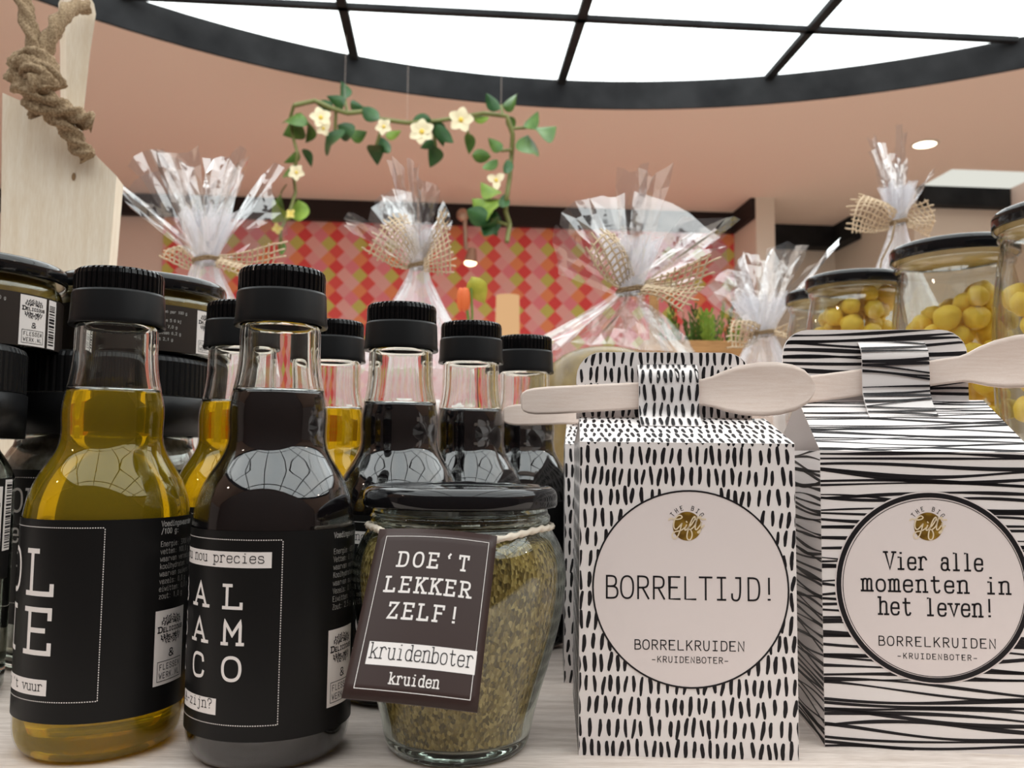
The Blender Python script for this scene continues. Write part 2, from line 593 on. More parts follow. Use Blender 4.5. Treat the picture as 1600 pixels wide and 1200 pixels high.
def stroke(mb, pts, w, fmap, m=0, step=None, ext=True):
    """flat ribbon of width w along pts (flat coordinates), laid out through fmap(x, y) -> 3D"""
    P = [Vector((p[0], p[1])) for p in pts]
    q = [P[0]]
    for a, b in zip(P, P[1:]):
        if (b - a).length < 1e-9:
            continue
        k = max(1, math.ceil((b - a).length / step)) if step else 1
        q += [a.lerp(b, i / k) for i in range(1, k + 1)]
    P = q
    if len(P) < 2:
        return
    if ext and (P[0] - P[-1]).length > 1e-6:
        P[0] = P[0] + (P[0] - P[1]).normalized() * w * .45
        P[-1] = P[-1] + (P[-1] - P[-2]).normalized() * w * .45
    closed = (P[0] - P[-1]).length < 1e-6
    rows = []
    n = len(P)
    for i in range(n):
        if closed and i in (0, n - 1):
            a, b = P[-2], P[1]
        else:
            a, b = P[max(i - 1, 0)], P[min(i + 1, n - 1)]
        d = (b - a)
        d = d.normalized() if d.length > 1e-9 else Vector((1, 0))
        nn = Vector((-d.y, d.x))
        k = 1.0
        if 0 < i < n - 1:
            d1 = (P[i] - P[i - 1]).normalized()
            k = min(1.8, 1 / max(0.3, abs(d1.dot(d))))
        l, r = P[i] + nn * (w / 2 * k), P[i] - nn * (w / 2 * k)
        rows.append([fmap(r.x, r.y), fmap(l.x, l.y)])
    mb.grid(rows, m, False)


def text(mb, s, x0, y0, h, width, w, fmap, slab=False, m=0, step=None, gw=None):
    """s set from x0 over 'width' (monospaced), capitals h high on baseline y0, stroke width w"""
    pitch = width / max(1, len(s))
    g = gw if gw else min(pitch * 0.80, h * 0.72)
    for i, ch in enumerate(s):
        if ch == ' ' or ch not in GLYPH:
            continue
        ox = x0 + pitch * i + (pitch - g) / 2
        for pts, _c in glyph_lines(ch, slab):
            stroke(mb, [(ox + p[0] / 6 * g, y0 + p[1] / 10 * h) for p in pts], w, fmap, m, step)


def rect(mb, x0, y0, x1, y1, fmap, m=0, n=1):
    rows = [[fmap(x0 + (x1 - x0) * i / n, y) for i in range(n + 1)] for y in (y0, y1)]
    mb.grid(rows, m, False)


def frame(mb, x0, y0, x1, y1, w, fmap, m=0, step=None, sides='lrtb', dots=None):
    S = {'l': ((x0, y0), (x0, y1)), 'r': ((x1, y0), (x1, y1)), 't': ((x0, y1), (x1, y1)), 'b': ((x0, y0), (x1, y0))}
    for k in sides:
        a, b = S[k]
        if dots:
            L = math.hypot(b[0] - a[0], b[1] - a[1])
            n = int(L / dots)
            for i in range(n):
                t0, t1 = i / n, (i + 0.58) / n
                stroke(mb, [(a[0] + (b[0] - a[0]) * t0, a[1] + (b[1] - a[1]) * t0), (a[0] + (b[0] - a[0]) * t1, a[1] + (b[1] - a[1]) * t1)], w, fmap, m, None, False)
        else:
            stroke(mb, [a, b], w, fmap, m, step)


def cylmap(r, ra=None):
    ra = ra or r
    return lambda s, z: Vector((r * math.sin(s / ra), -r * math.cos(s / ra), z))


def disc(mb, cx, cy, r, fmap, m=0, n=64, r0=0.0):
    for i in range(n):
        a, b = 2 * PI * i / n, 2 * PI * (i + 1) / n
        p, q = (cx + r * math.cos(a), cy + r * math.sin(a)), (cx + r * math.cos(b), cy + r * math.sin(b))
        if r0:
            p0, q0 = (cx + r0 * math.cos(a), cy + r0 * math.sin(a)), (cx + r0 * math.cos(b), cy + r0 * math.sin(b))
            mb.face([fmap(*p0), fmap(*p), fmap(*q), fmap(*q0)], m)
        else:
            mb.face([fmap(cx, cy), fmap(*p), fmap(*q)], m)


def sprig(mb, cx, cy, w, h, up, fmap, m, seed):
    """little ornament of leafy twigs spreading from the middle"""
    rnd = random.Random(seed)
    for sx in (-1, 1):
        for a, L in ((6, .50), (30, .50), (54, .46), (78, .42)):
            a = math.radians(a)
            ex, ey = cx + sx * L * w * math.cos(a) + sx * .03 * w, cy + up * h * (0.10 + 1.8 * L * math.sin(a))
            pts = chaikin([(cx + sx * 0.05 * w, cy + up * .08 * h), ((cx + ex) / 2 + sx * .05 * w, cy + (ey - cy) * .35), (ex, ey)], False, 2)
            stroke(mb, pts, 0.016 * w, fmap, m)
            for t in (0.4, 0.65, 0.9):
                qx, qy = cx + (ex - cx) * t, cy + (ey - cy) * (t ** 1.2)
                for sd in (-1, 1):
                    b = math.atan2(ey - cy, ex - cx) + sd * 0.9
                    l = 0.105 * w * rnd.uniform(.7, 1.2)
                    tx, ty = qx + l * math.cos(b), qy + l * math.sin(b)
                    nx, ny = -math.sin(b) * l * .26, math.cos(b) * l * .26
                    mx, my = (qx + tx) / 2, (qy + ty) / 2
                    mb.face([fmap(qx, qy), fmap(mx + nx, my + ny), fmap(tx, ty), fmap(mx - nx, my - ny)], m)


def delicious(wb, bb, x0, y0, w, h, fm1, fm2, step=None, dark=0):
    """white printed panel with twigs, the words DELICIOUS & FLESSEN WERK.NL"""
    rect(wb, x0, y0, x0 + w, y0 + h, fm1, 0, 8)
    sprig(bb, x0 + w * .5, y0 + h * .80, w * .62, h * .135, 1, fm2, dark, 3)
    sprig(bb, x0 + w * .5, y0 + h * .665, w * .62, h * .135, -1, fm2, dark, 5)
    ty = y0 + h * .705
    text(bb, 'D', x0 + w * .08, ty, h * .072, w * .13, w * .03, fm2, True, dark, step, w * .11)
    text(bb, 'ELICIOUS', x0 + w * .21, ty, h * .052, w * .72, w * .022, fm2, False, dark, step, w * .068)
    text(bb, '&', x0 + w * .41, y0 + h * .365, h * .095, w * .2, w * .025, fm2, False, dark, step, w * .17)
    frame(bb, x0 + w * .10, y0 + h * .05, x0 + w * .90, y0 + h * .31, w * .014, fm2, dark, step)
    text(bb, 'FLESSEN', x0 + w * .14, y0 + h * .20, h * .072, w * .72, w * .015, fm2, False, dark, step, w * .072)
    text(bb, 'WERK.NL', x0 + w * .14, y0 + h * .085, h * .072, w * .72, w * .015, fm2, False, dark, step, w * .072)


def barcode(mb, x0, x1, z0, z1, fm, m, seed):
    rnd = random.Random(seed)
    z = z0
    while z < z1:
        h = rnd.choice((.0003, .0005, .0008))
        rect(mb, x0, z, x1, min(z + h, z1), fm, m, 3)
        z += h + rnd.choice((.0003, .0005, .0006))


# ------------------------------------------------------------------ the setting
def ring_pts(cx, cy, r, n=160):
    return [(cx + r * math.cos(2 * PI * i / n), cy + r * math.sin(2 * PI * i / n)) for i in range(n)]


M_CEIL = mat('ceiling_plaster', (0.84, 0.69, 0.60), 0.85, 0.15)
M_RIM = noisy('charcoal_rim', (0.014, 0.0145, 0.016), (0.030, 0.031, 0.033), 6, 0.6, (1, 1, 1), 0, 0.001, 4, 0.08)
M_BEAM = mat('dark_brown_beam', (0.028, 0.020, 0.020), 0.6, 0.2)
M_WALL = mat('beige_wall', (0.80, 0.72, 0.63), 0.8, 0.15)
M_PWALL = mat('rose_beige_wall', (0.80, 0.64, 0.57), 0.8, 0.15)
M_FLOOR = noisy('pale_floor', (0.80, 0.66, 0.56), (0.86, 0.73, 0.63), 4, 0.5, (1, 8, 1))
HC, HR, PANEL_Z = (0.412, 0.785), 2.645, 1.60


def build_room():
    # ceiling with a round opening
    m = MB()
    n = 160
    hole = ring_pts(HC[0], HC[1], HR, n)
    outer = []
    for (x, y) in hole:
        dx, dy = x - HC[0], y - HC[1]
        k = 6.5 / max(abs(dx), abs(dy))
        outer.append((HC[0] + dx * k, HC[1] + dy * k))
    m.grid([[(x, y, CEIL) for x, y in outer], [(x, y, CEIL) for x, y in hole]], 0, False, True)
    struct(m.build('ceiling', M_CEIL))
    m = MB()
    m.grid([[(x, y, CEIL - 0.001) for x, y in hole], [(x, y, PANEL_Z + 0.03) for x, y in hole]], 0, True, True, flip=True)
    big = ring_pts(HC[0], HC[1], HR + 0.012, n)
    m.grid([[(x, y, CEIL - 0.001) for x, y in hole], [(x, y, CEIL - 0.001) for x, y in big]], 0, False, True, flip=True)
    struct(m.build('trim_1', M_RIM))
    # luminous ceiling
    em = bpy.data.materials.new('luminous_panel')
    em.use_nodes = True
    t = NT(em)
    t.t.nodes.remove(t.b)
    e = t.n('ShaderNodeEmission')
    f = t.noise(t.coords((1, 1, 1)), 0.9, 2)
    t.l(t.ramp(f, [(0.3, (0.80, 0.86, 0.87)), (0.7, (0.98, 1.0, 0.97))]), e.inputs[0])
    e.inputs[1].default_value = 4.0
    t.l(e.outputs[0], t.out.inputs[0])
    root = thing('luminous_ceiling', 'round backlit white ceiling light crossed by thin black glazing bars', 'ceiling light', (HC[0], HC[1], PANEL_Z))
    m = MB()
    disc(m, 0, 0, HR, lambda x, y: Vector((x, y, 0)), 0, 120)
    m.build('diffuser_panel', em, root)
    c, s = math.cos(ROOM_YAW), math.sin(ROOM_YAW)
    hx, hy = HC[0] * c + HC[1] * s, -HC[0] * s + HC[1] * c

    def bar(a, b, w):
        m = MB()
        a, b = room(*a, 0), room(*b, 0)
        a.x -= HC[0]; b.x -= HC[0]; a.y -= HC[1]; b.y -= HC[1]
        d = (b - a).normalized()
        nn = Vector((-d.y, d.x, 0)) * w / 2
        m.prism([a - nn, b - nn, b + nn, a + nn], (0, 0, -0.018))
        m.build('glazing_bar', M_RIM, root, fix=True)
    for k in range(-4, 4):
        x = 0.453 + 0.822 * k
        q = HR ** 2 - (x - hx) ** 2
        if q > 0.05:
            bar((x, hy - math.sqrt(q)), (x, hy + math.sqrt(q)), 0.034)
    for k in range(-6, 1):
        y = 2.876 + 0.80 * k
        q = HR ** 2 - (y - hy) ** 2
        if q > 0.05:
            bar((hx - math.sqrt(q), y), (hx + math.sqrt(q), y), 0.026)

    # wallpaper: diamonds in columns
    wp = mat('harlequin_wallpaper', (0.6, 0.2, 0.2), 0.7, 0.15)
    t = NT(wp)
    tc = t.n('ShaderNodeTexCoord')
    sp = t.n('ShaderNodeSeparateXYZ')
    t.l(tc.outputs['Object'], sp.inputs[0])
    a, b = 0.0445, 0.0445
    u = t.math('DIVIDE', sp.outputs[0], 2 * a)
    v = t.math('DIVIDE', sp.outputs[2], 2 * b)
    i = t.math('FLOOR', t.math('ADD', t.math('ADD', u, v), 200.0))
    j = t.math('FLOOR', t.math('ADD', t.math('SUBTRACT', u, v), 200.0))
    col = t.math('MODULO', t.math('ADD', i, j), 4)
    row = t.math('MODULO', t.math('FLOOR', t.math('DIVIDE', t.math('ADD', t.math('SUBTRACT', i, j), 400.5), 2)), 2)
    idx = t.math('ADD', t.math('MULTIPLY', col, 2), row)
    pal = [(0.62, 0.56, 0.15), (0.86, 0.30, 0.14), (0.78, 0.09, 0.09), (0.80, 0.12, 0.11), (0.86, 0.44, 0.41), (0.84, 0.38, 0.38), (0.84, 0.26, 0.30), (0.84, 0.46, 0.43)]
    fac = t.math('DIVIDE', t.math('ADD', idx, 0.5), 8)
    t.l(t.ramp(fac, [(k / 8, pal[k]) for k in range(8)], 'CONSTANT'), t.b.inputs['Base Color'])

    def wall(name, x0, x1, y, z0, z1, mt, th=0.1):
        m = MB()
        m.box((x0, y, z0), (x1, y + th, z1))
        o = m.build(name, mt)
        o.rotation_euler = (0, 0, ROOM_YAW)
        return struct(o)
    Y = 4.88
    wall('wall_back', -1.58, 1.68, Y, FLOOR, CEIL, wp)
    wall('wall_left', -6.0, -1.58, Y + 0.01, FLOOR, CEIL, M_PWALL)
    wall('wall_right', 1.78, 2.43, Y + 0.30, FLOOR, CEIL, M_WALL)
    wall('trim_2', -6.0, 1.70, Y - 0.05, CEIL - 0.115, CEIL + 0.001, M_BEAM, 0.07)
    wall('trim_3', 1.655, 1.68, Y - 0.35, CEIL - 0.115, CEIL + 0.001, M_BEAM, 0.32)
    wall('trim_4', 1.78, 2.44, Y + 0.16, CEIL - 0.13, CEIL + 0.001, M_RIM, 0.12)
    wall('trim_5', 2.36, 2.44, Y - 0.05, CEIL - 0.13, CEIL + 0.001, M_RIM, 0.22)
    wall('wall_pillar', 1.68, 1.785, Y - 0.36, FLOOR, CEIL, M_WALL, 0.7)
    wall('wall_recess', 2.43, 2.93, 4.26, FLOOR, CEIL, M_WALL, 1.0)
    wall('trim_6', 2.45, 2.925, 4.20, CEIL - 0.105, CEIL + 0.001, M_RIM, 0.07)
    wall('wall_corner', 2.93, 5.5, 4.05, FLOOR, CEIL, M_PWALL, 1.2)
    wall('trim_7', 2.46, 2.925, 3.96, CEIL - 0.006, CEIL + 0.02, emit_mat('lit_cove_panel', (0.95, 0.95, 0.86), 0.95), 0.24)
    m = MB()
    m.box((-3.2, -0.80, FLOOR), (3.2, -0.70, 0.95))  # unseen wall added behind the camera to cut light on box fronts
    struct(m.build('wall_added_shade', mat('dark_shade_wall', (0.10, 0.075, 0.068), 0.6, 0.2)))
    m = MB()
    m.box((-6, -5.5, FLOOR - 0.05), (6, 6, FLOOR))
    struct(m.build('floor', M_FLOOR))


build_room()


def downlight():
    p = room(2.137, 3.64, CEIL)
    root = thing('downlight', 'small round lit downlight in the ceiling at the right', 'ceiling light', p)
    m = MB()
    m.lathe([(0.048, -0.002), (0.048, -0.006), (0.058, -0.006), (0.060, 0.0)][::-1], 40)
    m.build('trim_ring', mat('white_enamel', (0.75, 0.68, 0.58), 0.4), root, fix=True)
    m = MB()
    m.lathe([(0.0, -0.004), (0.048, -0.004)], 40)
    m.build('lamp_face', emit_mat('warm_lamp', (1.0, 0.86, 0.62), 9), root)


downlight()


# ------------------------------------------------------------------ the display table
def table():
    root = thing('display_table', 'pale whitewashed wooden display table under all the jars and boxes', 'table', (0, 0.74, FLOOR))
    H = -FLOOR
    m = MB()
    m.box((-1.0, -0.60, H - 0.035), (1.0, 0.60, H))
    m.build('table_top', M_TABLE, root, bevel=0.002)
    for sx in (-1, 1):
        for sy in (-1, 1):
            m = MB()
            x, y = sx * 0.93, sy * 0.53
            m.box((x - 0.035, y - 0.035, 0), (x + 0.035, y + 0.035, H - 0.035))
            m.build('leg', M_TABLE, root)


table()


# ------------------------------------------------------------------ bottles
def bottle_profile():
    return [(0.0, 0.0), (0.0178, 0.0), (0.0213, 0.0008), (0.0233, 0.0028), (0.0240, 0.0062), (0.0240, 0.0620), (0.0238, 0.0652), (0.0232, 0.0690),
            (0.0221, 0.0728), (0.0202, 0.0770), (0.0179, 0.0806), (0.0160, 0.0838), (0.0149, 0.0868), (0.0146, 0.0900), (0.0148, 0.0935), (0.0149, 0.0965),
            (0.0146, 0.0995), (0.0140, 0.1025), (0.0133, 0.1055), (0.0127, 0.1090), (0.0123, 0.1130), (0.0122, 0.1175), (0.0122, 0.1215), (0.0119, 0.1235)]


def smooth_prof(p, it=1):
    return chaikin(p, False, it)


LEVEL = 0.1030


def make_bottle(kind):
    oil = kind == 'oil'
    root = thing('olive_oil_bottle' if oil else 'balsamic_bottle', '', 'bottle', group='small oil and vinegar bottles on the table')
    prof = smooth_prof(bottle_profile(), 2)
    low = [q for q in prof if q[1] < LEVEL]
    rl = low[-1][0]
    hi = [q for q in prof if q[1] > LEVEL]
    # glass: a thin skin round the liquid, a real wall in the empty neck
    m = MB()
    m.lathe([(r, z) for r, z in low] + [(hi[0][0], LEVEL)], 64, 0)
    shell = [(hi[0][0], LEVEL)] + hi + [(0.0098, hi[-1][1])] + [(max(r - 0.0022, 0.0098), z) for r, z in hi[::-1]] + [(hi[0][0] - 0.0022, LEVEL), (hi[0][0], LEVEL)]
    m.lathe(shell, 64, 1)
    m.build('glass_body', [M_SKIN, M_GLASS], root, weld=1e-6)
    d = 0.0004
    m = MB()
    liq = [(max(0, r - d), max(z, d)) for r, z in low] + [(hi[0][0] - d, LEVEL - 0.0003), (0, LEVEL - 0.0003)]
    m.lathe(liq, 64, 0)
    m.build('olive_oil' if oil else 'vinegar', M_OIL if oil else M_VINEGAR, root, weld=1e-6)
    # cap: ribbed top and smooth collar
    m = MB()
    n = 44

    def rib(a, r, z):
        if r < 0.0125:
            return r
        ph = (a * n / (2 * PI)) % 1.0
        return r - (0.00055 if ph > 0.66 else 0.0)
    m.lathe([(0.0122, 0.1338), (0.0133, 0.1338), (0.0133, 0.1388), (0.0130, 0.1401), (0.0124, 0.1407), (0.0112, 0.1410), (0.0, 0.1410)], n * 6, 0, False, rfun=rib)
    m.build('screw_cap', M_BLACKPL, root)
    m = MB()
    m.lathe([(0.0124, 0.1236), (0.0141, 0.1232), (0.01425, 0.1238), (0.01395, 0.1250), (0.01365, 0.1330), (0.0134, 0.1338), (0.0120, 0.1338)], 72, 0)
    m.build('collar', M_BLACKMT, root)
    # wrap-around label with its lettering
    R = 0.0242
    z0, z1 = (0.0080, 0.0646) if oil else (0.0062, 0.0624)
    m = MB()
    a0, a1 = -2.6, 2.4
    k = 90
    m.grid([[(R * math.sin(a0 + (a1 - a0) * i / k), -R * math.cos(a0 + (a1 - a0) * i / k), z) for i in range(k + 1)] for z in (z0, z1)], 0, True)
    lab = m.build('label', M_LABEL, root)
    f1, f2 = cylmap(R + 0.00006, 0.0252), cylmap(R + 0.00012, 0.0252)
    st = 0.0011

    def strip(x0, x1, zlo, zhi, words, tx, tz, th, tw):
        q = MB()
        rect(q, x0, zlo, x1, zhi, f1, 0, 24)
        text(q, words, tx, tz, th, tw, 0.00024, f2, True, 1, st)
        q.build('text_strip', [M_WHITE, M_BLACK], lab)
    T, N = MB(), MB()
    if oil:
        frame(T, -0.053, 0.0140, 0, 0.0624, 0.00026, f1, 0, st, 'lrtb', 0.0007)
        for i, (row, zz) in enumerate((('OL', 0.0437), ('IE', 0.0273))):
            text(T, row, -0.0265 - 0.0155, zz, 0.0119, 0.031, 0.0014, f1, True, 0, st, 0.0098)
        strip(-0.0385, -0.0146, 0.0156, 0.0200, "op 't vuur", -0.0372, 0.0169, 0.0024, 0.0215)
        rows = [('Voedingswaarden', 0.0620, 1), ('/100 g:', 0.0598, 1), ('Energie: 3700 kj/900 kcal', 0.0560, 0), ('vetten: 100,0 g', 0.0538, 0), ('waarvan verzadigd: 14,0 g', 0.0516, 0),
                ('koolhydraten: 0,0 g', 0.0494, 0), ('waarvan suikers: 0,0 g', 0.0472, 0), ('vezels: 0,0 g', 0.0450, 0), ('eiwitten: 0,0 g', 0.0428, 0), ('zout: 1,0 g', 0.0406, 0)]
        px0, pz0 = 0.0160, 0.0153
    else:
        frame(T, -0.053, 0.0096, 0, 0.0600, 0.00026, f1, 0, st, 'lrtb', 0.0007)
        strip(-0.0420, -0.0030, 0.0523, 0.0567, 'zou nou precies', -0.0400, 0.0537, 0.0026, 0.0352)
        for row, zz in (('BAL', 0.0413), ('SAM', 0.0315), ('ICO', 0.0217)):
            text(T, row, -0.0265 - 0.0190, zz, 0.0061, 0.0381, 0.0009, f1, True, 0, st, 0.0056)
        strip(-0.0362, -0.0183, 0.0120, 0.0164, 'A-zijn?', -0.0350, 0.0136, 0.0025, 0.0155)
        rows = [('Voedingswaarden/100 g:', 0.0597, 1), ('Energie: 620 kj/146 kcal', 0.0550, 0), ('Vetten: 0,0 g', 0.0527, 0), ('waarvan verzadigd: 0,0 g', 0.0505, 0), ('Koolhydraten: 34 g', 0.0482, 0),
                ('waarvan suikers: 34 g', 0.0459, 0), ('Vezels: 0,0 g', 0.0436, 0), ('Eiwitten: 2,0 g', 0.0413, 0), ('Zout: 2,5 g', 0.0390, 0)]
        px0, pz0 = 0.0155, 0.0115
    for q, zz, bold in rows:
        text(N, q, 0.0168, zz, 0.00150, len(q) * (0.00112 if bold else 0.00102), 0.00026 if bold else 0.00014, f1, False, 0, None)
    E = MB()
    delicious(E, E, px0, pz0, 0.0137, 0.0218, f1, f2, st, 1)
    T.build('title_lettering', M_WHITE, lab)
    N.build('small_print', M_FINE, lab)
    E.build('emblem_panel', [M_WHITE, M_BLACK], lab)
    for c in list(root.children) + list(lab.children):
        for v in c.data.vertices:
            v.co = (v.co.x * 0.95, v.co.y * 0.95, v.co.z * 0.95 + 0.0043 * min(1.0, v.co.z / 0.008))
    return root


def place_bottle(o, x, y, label, turn):
    x, y = x * 0.95, y * 0.95
    o.location = (x, y, 0)
    o.rotation_euler = (0, 0, math.atan2(-x, y) + math.radians(turn))
    o['label'] = label


bal = make_bottle('balsamic')
place_bottle(bal, -0.0722, 0.2675, 'front balsamic bottle with black label spelling BAL SAM ICO, touching the herb jar', 5.5)
b4 = copy_tree(bal)
place_bottle(b4, -0.0427, 0.330, 'dark balsamic bottle standing directly behind the herb jar', 32)
b6 = copy_tree(bal)
place_bottle(b6, -0.0180, 0.375, 'third balsamic bottle of its diagonal row, one in front of the rearmost', 20)
b7 = copy_tree(bal)
place_bottle(b7, 0.0060, 0.418, 'rearmost dark balsamic bottle of its row, behind the wooden spoon handles', 12)
oil = make_bottle('oil')
place_bottle(oil, -0.1253, 0.2721, 'front olive oil bottle with black label reading OL IE, at the left', -2)
b3 = copy_tree(oil)
place_bottle(b3, -0.1039, 0.330, 'olive oil bottle half hidden behind the front balsamic bottle, to its left', 10)
b5 = copy_tree(oil)
place_bottle(b5, -0.0783, 0.375, 'olive oil bottle seen between the front balsamic bottle and the one behind the herb jar', 10)


# ------------------------------------------------------------------ herb jar with tag
def jar_profile(s=1.0, hs=1.0):
    return [(r * s, z * hs) for r, z in [(0.0, 0.0), (0.0190, 0.0), (0.0208, 0.0012), (0.0218, 0.0035), (0.0228, 0.008), (0.0254, 0.0165), (0.0284, 0.0265), (0.0310, 0.0370), (0.0322, 0.0460),
                                         (0.0321, 0.0525), (0.0302, 0.0580), (0.0279, 0.0618), (0.0266, 0.0635), (0.0273, 0.0648), (0.0273, 0.0662), (0.0264, 0.0672), (0.0262, 0.0735)]]


def lid_mesh(r, z0, h, seg=96):
    m = MB()
    m.lathe([(0.0, z0 + 0.0032), (r - 0.0030, z0 + 0.0032), (r - 0.0014, z0 + 0.0006)], 72, 1)
    m.lathe([(r - 0.0012, z0 + 0.0004), (r - 0.0004, z0 - 0.0002), (r, z0 + 0.0005), (r, z0 + h - 0.0030), (r - 0.0002, z0 + h - 0.0021), (r - 0.0006, z0 + h - 0.0013), (r - 0.0012, z0 + h - 0.0007), (r - 0.0020, z0 + h - 0.0002),
             (r - 0.0032, z0 + h), (r - 0.0042, z0 + h - 0.0006), (r - 0.0060, z0 + h - 0.0010), (0.0, z0 + h - 0.0010)], seg)
    return m


def herb_jar():
    X, Y = -0.0149, 0.2590
    root = thing('herb_jar', 'pot-bellied glass jar of dried herbs with a brown card tag', 'jar', (X, Y, 0))
    out = smooth_prof([(r * 0.975, z * 0.975 + 0.0021 * min(1, z / 0.01)) for r, z in jar_profile()], 2)
    inn = [(max(0, r - 0.0021), max(z, 0.0042)) for r, z in out]
    m = MB()
    m.lathe(out + [(inn[-1][0], out[-1][1])] + inn[::-1], 80, 0)
    m.build('glass_body', M_JARGLASS, root, weld=1e-7)
    herb = [(0, 0.0046)] + [(r - 0.00035, z) for r, z in inn if 0.0046 < z < 0.0600 and r > 0] + [(0.0225, 0.0606), (0.012, 0.0622), (0, 0.0612)]
    m = MB()
    m.lathe(herb, 80, 0)
    m.build('dried_herbs', M_HERB, root, weld=1e-7)
    lid_mesh(0.0287, 0.0695, 0.0058).build('lid', [M_LID, M_LACQ], root)
    # string round the neck, hanging down to the tag
    loc = Vector((X, Y, 0))
    pts = []
    for i in range(41):
        a = math.radians(-52 + 284 * i / 40)
        pts.append(Vector((0.0271 * math.cos(a), 0.0271 * math.sin(a), 0.0635 - 0.0006 * math.sin(a))))
    tl, tr = at(598, 836, 0.2305) - loc, at(772, 846, 0.2315) - loc
    pts = [tr + Vector((-0.002, 0.0008, 0)), tr + Vector((0.003, 0.0012, 0.0008))] + pts[3:-3] + [tl + Vector((0.0006, 0.0008, 0.0004))]
    dense = []
    for a, b in zip(pts, pts[1:]):
        k = max(1, int((b - a).length / 0.0006))
        dense += [a.lerp(b, i / k) for i in range(k)]
    m = MB()
    m.tube(dense, 0.00085, 8, twist=(2, 0.8))
    m.build('string', M_STRING, root)
    # tag
    q = [at(533, 1091, 0.2060) - loc, at(746, 1114, 0.2080) - loc, at(777, 838, 0.2305) - loc, at(593, 827, 0.2290) - loc]
    nrm = (q[1] - q[0]).cross(q[3] - q[0]).normalized()

    def fm(off, bow=0.0018):
        def g(u, v):
            p = q[0].lerp(q[1], u).lerp(q[3].lerp(q[2], u), v / 1.3)
            return p + nrm * (off + bow * math.sin(PI * u) * (0.4 + 0.6 * v / 1.3))
        return g
    m = MB()
    N = 12
    for off, fl in ((0.0002, False), (-0.0002, True)):
        g = fm(off)
        m.grid([[g(i / N, 1.3 * j / N) for i in range(N + 1)] for j in range(N + 1)], 0, True, flip=fl)
    a, b = fm(0.0002), fm(-0.0002)
    for e in (lambda t: (t, 0), lambda t: (1, 1.3 * t), lambda t: (1 - t, 1.3), lambda t: (0, 1.3 * (1 - t))):
        m.grid([[a(*e(i / N)) for i in range(N + 1)], [b(*e(i / N)) for i in range(N + 1)]], 0, False, flip=True)
    card = m.build('card_tag', M_TAG, root, weld=1e-7)
    Wt, B = MB(), MB()
    f1, f2 = fm(0.00027), fm(0.00034)
    frame(Wt, 0.075, 0.075, 0.935, 1.235, 0.0045, f1, 0, 0.08)
    text(Wt, "DOE'T", 0.19, 0.990, 0.112, 0.62, 0.0165, f1, True, 0, 0.08, 0.076)
    text(Wt, 'LEKKER', 0.13, 0.79, 0.112, 0.72, 0.0165, f1, True, 0, 0.08, 0.076)
    text(Wt, 'ZELF!', 0.19, 0.59, 0.112, 0.60, 0.0165, f1, True, 0, 0.08, 0.076)
    rect(Wt, 0.12, 0.245, 0.945, 0.41, f1, 0, 10)
    text(B, 'kruidenboter', 0.135, 0.292, 0.108, 0.795, 0.0075, f2, True, 0, 0.08, 0.053)
    text(Wt, 'kruiden', 0.315, 0.125, 0.074, 0.38, 0.010, f1, True, 0, 0.08, 0.040)
    Wt.build('white_lettering', M_WHITE, card)
    B.build('black_lettering', M_BLACK, card)


herb_jar()


# ------------------------------------------------------------------ gift boxes and spoons
BW, BD = 0.0615, 0.061


def dash(mb, x, y, l, w, sl, fm, m, rnd, clip):
    n = 7
    L, Rr = [], []
    for i in range(n):
        t = i / (n - 1)
        ww = w * (0.42 + 0.58 * math.sin(PI * (0.14 + 0.76 * (1 - t)))) * rnd.uniform(0.93, 1.05)
        cx = x + sl * (t - .5) * l + 0.08 * w * math.sin(5 * t + x * 4000)
        cy = y + (t - .5) * l
        L.append((cx - ww / 2, cy))
        Rr.append((cx + ww / 2, cy))
    tip = [(x + sl * .5 * l, y + .5 * l + w * .25)]
    bot = [(x - sl * .5 * l, y - .5 * l - w * .3)]
    poly = bot + Rr + tip + L[::-1]
    poly = [(min(max(px, clip[0]), clip[2]), min(max(py, clip[1]), clip[3])) for px, py in poly]
    xs = [p[0] for p in poly]
    ys = [p[1] for p in poly]
    if max(xs) - min(xs) < w * .2 or max(ys) - min(ys) < w * .4:
        return
    mb.face([fm(*p) for p in poly], m)


def dashes(mb, w, h, fm, m, seed, skip=None):
    rnd = random.Random(seed)
    y = 0.0022
    while y - 0.0021 < h:
        x = rnd.uniform(-0.001, 0.0006)
        while x < w + 0.0006:
            ln = 0.0046 * rnd.uniform(0.82, 1.12)
            yy = y + rnd.uniform(-.0005, .0005)
            if not (skip and skip(x, yy)):
                dash(mb, x, yy, ln, 0.00112 * rnd.uniform(.85, 1.15), rnd.uniform(-0.10, 0.17), fm, m, rnd, (0.0001, 0.0001, w - 0.0001, h - 0.0001))
            x += 0.00232 * rnd.choice((.8, .9, 1, 1, 1.05, 1.25)) * rnd.uniform(.92, 1.1)
        y += 0.00588


